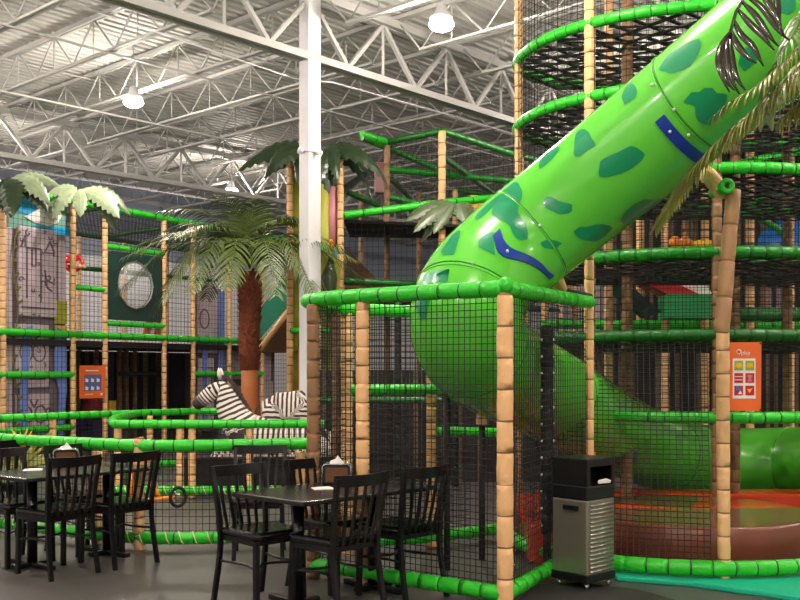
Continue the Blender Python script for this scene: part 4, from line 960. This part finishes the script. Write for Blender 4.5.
for a, b in V_[::2]: lines(mb, R, [(a, b), (a+.1, b+.06)], .02, .075)
mb.build('painted_vine', mat('dull_vine_paint', (116, 112, 70), .8, var=.3), t)
t, R, W_, H_ = mural(14, 71, 3.85, 4.4, .14, 'small painted sky mural with white cloud, above the far left stone mural', name='sky_mural')
mb = MB(); mb.prism(rpoly(0, .0, W_, H_), 0, .012, R); mb.build('sky_paint', mat('pale_teal_paint', (120, 176, 160), .7), t)
mb = MB(); mb.prism([(.15, .3), (.5, .25), (.6, .55), (.1, .55)], .012, .02, R); mb.prism([(.45, .02), (1.32, .0), (1.34, .14), (.5, .1)], .012, .02, R); mb.build('blue_paint', 'sky', t)
mb = MB(); mb.prism([(.3, .22), (.5, .15), (.8, .12), (1.0, .2), (1.1, .35), (1.0, .5), (.8, .55), (.65, .42), (.45, .3)], .02, .026, R); mb.build('cloud_paint', 'paper', t)
t, R, W_, H_ = mural(197, 228, .25, 3.2, .12, 'second grey stone mural with waterfalls, seen left of the palm trunk')
mb = MB(); mb.prism(rpoly(.1*W_, .1, .62*W_, 1.5), 0, .06, R); mb.prism(rpoly(.1*W_, 1.6, .75*W_, 3.0), 0, .06, R); mb.build('blocks', 'stone', t, .02)
mb = MB(); mb.prism([(W_*.2, 1.9), (W_*.42, 2.0), (W_*.36, 1), (W_*.38, .1), (W_*.2, .1), (W_*.26, 1)], .06, .075, R); mb.prism([(W_*.75, 2.9), (W_*.98, 2.9), (W_*.98, .1), (W_*.8, .1)], .03, .05, R); mb.build('painted_waterfall', 'water', t)
mb = MB(); lines(mb, R, [(W_*.3+.14*math.cos(a), 2.3+.2*math.sin(a)) for a in np.linspace(0, 2*PI, 13)], .014, .06); lines(mb, R, [(W_*.2, 1.3), (W_*.55, 1.3), (W_*.5, .7), (W_*.25, .7)], .014, .06); mb.build('carved_lines', 'stone_d', t)
t, R, W_, H_ = mural(231, 292, .25, 2.05, .5, 'dim grey stone mural right of the palm trunk', name='stone_mural')
mb = MB(); 
for a, b, c, d in ((.02, .1, .3, 1.0), (.34, .1, .6, .9), (.64, .15, .95, 1.0), (.05, 1.05, .45, 1.7), (.5, 1.0, .92, 1.7)): mb.prism(rpoly(a*W_, b, c*W_, d), 0, .05, R)
mb.build('blocks', 'stone', t, .02)
mb = MB(); mb.prism([(W_*.66, 1.7), (W_*.76, 1.7), (W_*.8, .1), (W_*.7, .1)], .05, .06, R); mb.build('painted_waterfall', 'water', t)
# bubble window panel
R = FR_at(106.5, 2.42, .02); W_ = (FP(162)-FP(106.5)).length; t = thing('bubble_window_panel', 'dark green panel with big round clear bubble window, left of the palm crown', 'panel', FP(134, 2.42)); H_ = 1.26
mb = MB(); cx, cy, rr = W_*.5, H_*.53, .42; n = 48; oc = [(cx+rr*math.cos(2*PI*k/n), cy+rr*math.sin(2*PI*k/n)) for k in range(n)]
def sq(a):
    c, s = math.cos(a), math.sin(a); m_ = min((W_/2)/abs(c) if abs(c) > 1e-6 else 9, ((H_-cy) if s > 0 else cy)/abs(s) if abs(s) > 1e-6 else 9); return (cx+c*m_, cy+s*m_)
ou = [sq(2*PI*k/n) for k in range(n)]
vs = [R @ V((*p, z)) for z in (.03, 0) for p in oc+ou]; fs = []
for k in range(n):
    k2 = (k+1) % n; fs += [(k, n+k, n+k2, k2), (2*n+k2, 3*n+k2, 3*n+k, 2*n+k), (k2, 2*n+k2, 2*n+k, k), (n+k, 3*n+k, 3*n+k2, n+k2)]
mb.add(vs, fs); mb.build('board', 'dteal', t)
mb = MB(); m_ = 8; vs = []; fs = []
for i in range(m_+1):
    b = PI/2*i/m_
    for k in range(n): a = 2*PI*k/n; vs.append(R @ V((cx+rr*math.cos(b)*math.cos(a), cy+rr*math.cos(b)*math.sin(a), .03+.2*math.sin(b))))
for i in range(m_):
    for k in range(n): fs.append((i*n+k, i*n+(k+1) % n, (i+1)*n+(k+1) % n, (i+1)*n+k))
mb.add(vs, fs, 0, True); mb.build('bubble_window', 'glass', t)
mb = MB(); mb.tube([R @ V((cx+(rr+.015)*math.cos(2*PI*k/n), cy+(rr+.015)*math.sin(2*PI*k/n), .035)) for k in range(n)], .015, 6, closed=True)
for k in range(12): a = 2*PI*k/12; mb.ball(R @ V((cx+(rr+.03)*math.cos(a), cy+(rr+.03)*math.sin(a), .045)), .018, 6)
mb.build('window_ring', 'steel', t)
# rules sign left
SYp = FP(88, 0, -.12); R = Matrix.Translation(FP(75.5, 1.0, -.1)) @ FR; W_ = (FP(101)-FP(75.5)).length; H_ = .58
t = thing('rules_sign', 'small square orange rules sign with blue pictures on the left play frame', 'sign', FP(88, 1.0, -.1))
mb = MB(); mb.prism(rpoly(0, 0, W_, H_), 0, .012, R); mb.build('board', 'orange', t)
mb = MB(); mb.prism(rpoly(.16*W_, .13, .84*W_, .42), .012, .015, R); mb.build('picture_panel', mat('blue_grey_print', (96, 104, 158), .5, var=.3, vscale=20), t)
mb = MB()
for k in range(3):
    for r_ in range(2): a = .18*W_+k*.22*W_; mb.prism([(a+.01, .15+r_*.14), (a+.07, .145+r_*.14), (a+.085, .19+r_*.14), (a+.02, .22+r_*.14)], .015, .018, R)
lines(mb, R, [(.22*W_, .49), (.72*W_, .49)], .008, .012, .003); lines(mb, R, [(.2*W_, .07), (.5*W_, .07)], .006, .012, .003); mb.prism(rpoly(.8*W_, .05, .88*W_, .09), .012, .016, R); mb.build('pictograms', 'paper', t)
# spinner toy, cloth, pole etc.
p = FP(92, 0, .5)
t = thing('spinner_toy', 'red spinning ring toy on a padded pole, left of the dark green bubble window panel', 'play toy', p)
vpost(t, p, 2.1, 3.3, .06, ('yelgreen', 'ptie'), name='pole'); Yp = p.y
for (dx, dz, r_, tl) in ((-.05, 3.5, .17, .4), (.06, 3.42, .15, 1.2)):
    mb = MB(); c = p+V((dx, -.1, dz)); mb.tube([c+V((r_*math.cos(a), r_*math.sin(a)*math.cos(tl), r_*math.sin(a)*math.sin(tl)+.0)) for a in np.linspace(0, 2*PI, 25)[:-1]], .03, 8, closed=True); mb.build('ring', 'red', t)
mb = MB(); mb.tube([p+V((.05, -.1, 3.36)), p+V((.3, -.2, 3.36))], .035, 8); mb.build('handle', 'post', t)
p = FP(138, 0, 1.2); t = thing('red_slide_cone', 'dark red cloth-like cone inside the lower left play frame', 'play toy', p)
mb = MB(); mb.lathe([(.3, 0), (.24, .5), (.14, 1.1), (.05, 1.5), (0, 1.52)], p, 16); mb.build('cone', mat('dark_red_vinyl', (150, 16, 34), .5), t)
mb = MB(); mb.box(p+V((.35, .1, .75)), (.12, .12, .3)); mb.build('yellow_block', 'yellow', t)
mb = MB(); a, b = FP(167, 2.2, .4), FP(183, 3.5, .6); mb.tube([a, (a+b)/2+V((.05, 0, -.1)), b], .035, 8); tag(mb.build('pole_slide', 'white'), 'white curved pole behind the palm fronds in the left play frame', 'pole')
mb = MB(); mb.prism([(0, 0), (.55, 0), (.45, .35), (.2, .55)], 0, .05, FR_at(168, 2.2, .7)); tag(mb.build('salmon_wedge', mat('salmon_vinyl', (222, 120, 88), .5), None, .01), 'salmon wedge block on the upper floor, left of the palm trunk', 'soft block')
mb = MB(); mb.bar(FP(122, .3, 1.0), FP(150, .3, 1.0), .5, .55); tag(mb.build('soft_block', 'purple', None, .03), 'dark purple soft block low in the left play frame', 'soft block')
# ramp with teal side
t = thing('ramp_slide', 'brown ramp with teal side panel rising right of the palm trunk', 'slide', G(275, 17.5))
mb = MB(); P = [PZ(256, 352, 17.6), PZ(292, 300, 17.6), PZ(294, 352, 17.6)]; mb.add(P+[p+V((0, .9, 0)) for p in P], [(0, 2, 1), (3, 4, 5), (0, 1, 4, 3), (1, 2, 5, 4), (2, 0, 3, 5)]); mb.build('ramp_body', 'brown', t)
mb = MB(); mb.add([PZ(252, 348, 17.5), PZ(292, 302, 17.5), PZ(292, 268, 17.5), PZ(254, 316, 17.5)]+[PZ(252, 348, 17.58), PZ(292, 302, 17.58), PZ(292, 268, 17.58), PZ(254, 316, 17.58)], [(0, 1, 2, 3), (7, 6, 5, 4), (0, 4, 5, 1), (1, 5, 6, 2), (2, 6, 7, 3), (3, 7, 4, 0)]); mb.build('side_panel', 'teal', t)
mb = MB(); mb.tube([PZ(258, 352, 17.4), PZ(292, 306, 17.4)], .05, 8); mb.build('edge_padding', 'post', t)
# fake tree column behind the steel column
t = thing('fake_tree', 'yellow-green painted fake tree with two trunks behind the white steel column', 'fake tree', G(316, 15.4)); Y = 15.4
mb = MB(); mb.tube([G(297, Y, 1.8), G(297, Y, 3.3), G(296.5, Y, 4.6)], [.16, .13, .13], 14); mb.build('trunk', 'yelgreen', t)
mb = MB(); mb.tube([G(322, Y, 1.8), G(323, Y, 3.3), G(324, Y, 4.7)], [.17, .16, .15], 14); mb.build('trunk', 'yelgreen', t)
mb = MB(); mb.tube([G(333, Y-.1, 3.4), G(333, Y-.1, 4.3)], [.07, .07], 10); mb.build('painted_patch', 'pink', t)
for px, r_ in ((290, .05), (340.5, .05)): vpost(t, G(px, Y-.2), 0, 4.7, r_)
mb = MB(); mb.prism([(0, 0), (.85, 0), (.85, 1.9), (0, 1.9)], 0, .06, upright(G(288, Y+.25, 2.1))); mb.prism([(0, 0), (.85, 0), (.85, 1.8), (0, 1.8)], 0, .05, upright(G(288, Y+.25, .3)), 1); mb.build('painted_panel', ['sky', mat('jungle_paint', (150, 150, 40), .6, var=.5, vscale=4)], t)
mb = MB(); mb.prism([(0, 0), (.25, .1), (.3, .5), (.1, .7), (-.05, .3)], 0, .02, upright(G(322, Y-.25, 2.6))); mb.prism([(.0, 0), (.2, .1), (.18, .4), (.02, .3)], 0, .02, upright(G(306, Y+.1, 1.5)), 1); mb.build('painted_foliage', ['yelgreen', 'yellow'], t)
rail(t, [G(312, Y-.25, 3.35), G(338, Y-.25, 3.35)], .05)
rail(t, [G(291, Y-.25, 2.1), G(330, Y-.25, 2.1)], .045)
mb = MB(); mb.box(G(305, 15.0, 1.45), (.2, .1, .75)); tag(mb.build('notice_board', mat('ochre_board', (176, 110, 36), .6), None, .01), 'plain ochre board beside the cage\'s left post, behind the standing zebra', 'board')

# ---------------------------------------------------------------- middle upper play frame
t = thing('play_structure', 'tall netted play frame with dark decks, between the steel column and the slide', 'play frame', G(430, 17)); mf = t
ZQ = 5.3
q = {'a': G(362, 16.1), 'b': G(387, 16.7), 'c': G(442, 15.9), 'd': G(521, 17.8), 'e': G(361, 19.6), 'f': G(455, 19.4), 'h': G(525, 20.8), 'x': G(419, 19.8), 'y': G(380, 18.2), 'w': G(503, 20.0), 'v': G(560, 19.2), 'u': G(610, 19.4)}
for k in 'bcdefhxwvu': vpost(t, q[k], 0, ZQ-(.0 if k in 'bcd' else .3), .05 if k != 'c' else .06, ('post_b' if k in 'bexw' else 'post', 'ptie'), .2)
dg2 = ('green_shade', 'tie')  # shade on these rails comes from the darkened green
for a, b, z, m_ in (('b', 'c', ZQ, 0), ('c', 'd', ZQ, 2), ('a', 'b', ZQ, 1), ('a', 'f', ZQ-.05, 2), ('b', 'd', 4.85, 2), ('f', 'h', 5.0, 0), ('x', 'h', 4.55, 0), ('b', 'x', 4.75, 0), ('c', 'w', 4.9, 0), ('d', 'u', ZQ, 0), ('b', 'w', 4.4, 2), ('e', 'h', 2.9, 1), ('c', 'h', 3.4, 0), ('b', 'd', 2.75, 0), ('v', 'u', 4.0, 1), ('v', 'u', 3.2, 1)):
    rail(t, [q[a]+V((0, 0, z)), q[b]+V((0, 0, z))], .055, (dg2, ('green', 'tie'), ('green_half_shade', 'tie'))[m_], .3)
rail(t, [G(344, 15.2, 3.85), G(430, 15.4, 4.05), G(505, 15.9, 4.25)], .06, cell=.3)
rail(t, [G(344, 15.2, 2.85), G(505, 15.9, 2.8)], .055, dg2, .3)
rail(t, [G(345, 16.2, 4.4), G(378, 17, 4.3)], .05, dg2, .3); rail(t, [G(342, 15.6, 4.3), G(372, 17.2, 4.95)], .05, ('bpost', 'tie'), .3)
def slab(name, pts, z, th, m_, parent):
    mb = MB(); mb.prism([(p.x, p.y) for p in pts], z-th, z, None); return mb.build(name, m_, parent)
slab('deck_floor', [G(344, 15.3), G(505, 16.0), G(530, 17.4), G(350, 17)], 3.8, .04, 'dark', t)
slab('deck_floor', [G(344, 15.3), G(505, 16.0), G(560, 18), G(350, 17.6)], 2.6, .06, 'dark', t)
mb = MB(); mb.tube([G(330, 15.12, 2.3), G(329, 15.1, 2.9), G(331, 15.12, 3.2)], [.05, .13, .03], 9); mb.tube([G(309, 15.2, 2.6), G(308, 15.18, 3.1), G(306, 15.2, 3.4)], [.04, .1, .03], 9); mb.tube([G(333, 15.0, 3.3), G(330, 15.05, 3.45)], [.05, .04], 8, 1); mb.build('painted_foliage', ['leafm', 'orange_p'], bpy.data.objects['fake_tree'])
mb = MB(); net(mb, [G(344, 15.3, 1.4), G(505, 16, 1.4)], [G(344, 15.3, 4.0), G(505, 16, 4.2)], .09, .005); mb.build('net', 'net', t)
mb = MB(); net(mb, [q['b']+V((0, 0, 4)), q['c']+V((0, 0, 4))], [q['b']+V((0, 0, ZQ)), q['c']+V((0, 0, ZQ))], .1, .004); net(mb, [q['c']+V((0, 0, 4)), q['d']+V((0, 0, 4))], [q['c']+V((0, 0, ZQ)), q['d']+V((0, 0, ZQ))], .1, .004); mb.build('net', 'net', t)
mb = MB(); net(mb, [q['b']+V((0, 0, ZQ-.02)), q['d']+V((0, 0, ZQ-.02))], [q['e']+V((0, 0, 5.0)), q['h']+V((0, 0, 5.0))], .12, .006); mb.build('roof_net', 'net', t)
mb = MB(); mb.box(G(380, 18, 4.95), (.2, .2, .55)); mb.build('pink_pad', mat('dusty_pink_pad', (160, 122, 122), .7), t, .02)
mb = MB(); mb.prism([(0, 0), (.75, 0), (0, .75)], 0, .08, upright(G(345, 16.3, 2.75))); mb.build('side_board', 'brown', t)
mb = MB(); mb.prism([(0, 0), (.55, 0), (.55, .5), (0, .55)], 0, .05, upright(G(470, 16.6, 3.85))); mb.prism([(.55, .25), (.75, .25), (.75, .5), (.55, .5)], 0, .05, upright(G(470, 16.6, 3.85)), 1); mb.build('painted_panel', ['sand', 'sky'], t)
# lower level behind the cage: dark boards with posts
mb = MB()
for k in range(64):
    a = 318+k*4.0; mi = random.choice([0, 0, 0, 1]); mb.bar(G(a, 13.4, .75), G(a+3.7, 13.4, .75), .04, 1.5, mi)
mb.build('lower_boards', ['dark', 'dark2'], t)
for px in (360, 398, 455): vpost(t, G(px, 12.9), 0, 2.5, .045, ('bpost', 'tie'))
rail(t, [G(320, 12.6, 1.12), G(470, 12.6, 1.12)], .045, dg2, .3); rail(t, [G(428, 10.9, .84), G(500, 11.2, .8)], .05, cell=.2)

# ---------------------------------------------------------------- play frame behind the tower
t = thing('play_structure', 'deep play frame of beige posts, dark decks and nets, seen through the round tower', 'play frame', G(690, 15))
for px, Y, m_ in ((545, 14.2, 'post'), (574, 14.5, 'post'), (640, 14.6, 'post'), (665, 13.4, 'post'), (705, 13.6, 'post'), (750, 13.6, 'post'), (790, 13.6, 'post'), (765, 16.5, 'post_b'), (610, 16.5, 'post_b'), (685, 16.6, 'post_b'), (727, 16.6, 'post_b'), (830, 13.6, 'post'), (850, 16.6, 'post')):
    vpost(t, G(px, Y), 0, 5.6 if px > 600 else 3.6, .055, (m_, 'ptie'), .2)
rail(t, [G(540, 13.7, 2.12), G(860, 13.7, 2.12)], .06, cell=.25); rail(t, [G(545, 13.4, 2.95), G(860, 13.4, 2.95)], .06, dg2, .25)
rail(t, [G(600, 13.6, 3.62), G(860, 13.4, 3.8)], .055, cell=.25); rail(t, [G(620, 14.0, 3.7), G(720, 13.6, 3.6), G(740, 13.5, 3.7), G(860, 13.5, 4.15)], .05, cell=.25); rail(t, [G(735, 13.5, 3.75), G(800, 14.5, 3.35)], .05, cell=.25)
rail(t, [G(735, 12.6, 2.2), G(860, 12.6, 2.2)], .09, dg2, .25); rail(t, [G(735, 13.4, 4.25), G(860, 13.4, 4.6)], .055, cell=.25)
slab('deck_floor', [G(535, 13.8), G(880, 13.8), G(880, 17), G(535, 17)], 2.0, .12, 'dark', t); slab('deck_floor', [G(600, 13.8), G(880, 13.8), G(880, 17), G(600, 17)], 4.9, .1, 'dark', t)
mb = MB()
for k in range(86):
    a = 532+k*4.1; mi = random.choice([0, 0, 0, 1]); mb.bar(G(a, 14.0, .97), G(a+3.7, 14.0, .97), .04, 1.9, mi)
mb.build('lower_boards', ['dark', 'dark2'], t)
mb = MB()
for k in range(72):
    a = 600+k*4.1; mi = random.choice([0, 0, 1, 2]); mb.bar(G(a, 17.0, 3.4), G(a+3.5, 17.0, 3.4), .04, 2.8, mi)
mb.build('upper_boards', ['dark', 'dark2', mat('dull_mauve_board', (128, 112, 116), .8)], t)
for s in ((560, 860, 13.35, 2.1, 5.4),):
    mb = MB(); net(mb, [G(s[0], s[2], s[3]), G(s[1], s[2], s[3])], [G(s[0], s[2], s[4]), G(s[1], s[2], s[4])], .09, .007); mb.build('net', 'net', t)
t = thing('striped_slide', 'red and white sloping slide beside a green block, seen through the round tower', 'slide', G(680, 12.9, 1.8))
mb = MB(); P = [PZ(645, 283, 12.9), PZ(700, 310, 12.9), PZ(712, 300, 12.9), PZ(676, 283, 12.9)]
def wedge(P, dy=.5): m_ = MB(); n = len(P); m_.add(P+[p+V((0, dy, 0)) for p in P], [tuple(range(n)), tuple(reversed(range(n, 2*n)))]+[(i, n+i, n+(i+1) % n, (i+1) % n) for i in range(n)]); return m_
wedge(P).build('red_side', 'red', t); wedge([PZ(672, 278, 13.0), PZ(700, 278, 13.0), PZ(716, 298, 13.0), PZ(700, 300, 13.0)]).build('white_bed', 'paper', t)
wedge([PZ(668, 294, 12.8), PZ(716, 294, 12.8), PZ(716, 318, 12.8), PZ(668, 318, 12.8)]).build('green_block', mat('mint_green_vinyl', (30, 150, 80), .45), t)
wedge([PZ(605, 285, 12.9), PZ(628, 283, 12.9), PZ(662, 312, 12.9), PZ(645, 318, 12.9)], .2).build('dark_slide_bed', mat('very_dark_green', (10, 44, 30), .4), t)
def foamball(px, py, Y, m_, k): mb = MB(); mb.ball((0, 0, 0), .075, 12); o = mb.build('foam_ball', m_); o.location = PZ(px, py, Y); tag(o, ['orange', 'yellow'][k]+' foam ball in the row along the middle deck behind the round tower', 'ball', ['orange', 'yellow'][k]+' foam balls')
for i in range(4): foamball(675+i*5, 246 if i % 2 else 242, 12.5, 'orange_p', 0)
for i in range(4): foamball(694+i*5, 247-(i % 2), 12.6, 'yellow', 1)
t = thing('ball_shelf', 'narrow dark shelf carrying the orange and yellow foam balls', 'shelf', G(690, 12.6, 2.9))
mb = MB(); mb.bar(G(660, 12.55, 2.92), G(716, 12.65, 2.92), .3, .06); mb.build('shelf_board', 'dark', t)
mb = MB(); mb.lathe([(0, .5), (.2, .48), (.42, .3), (.5, 0), (.5, -.02), (0, -.02)], G(790, 14.6, 3.2), 24); tag(mb.build('blue_dome', 'blue2'), 'bright blue plastic dome on the rear deck at the right picture edge', 'play toy')
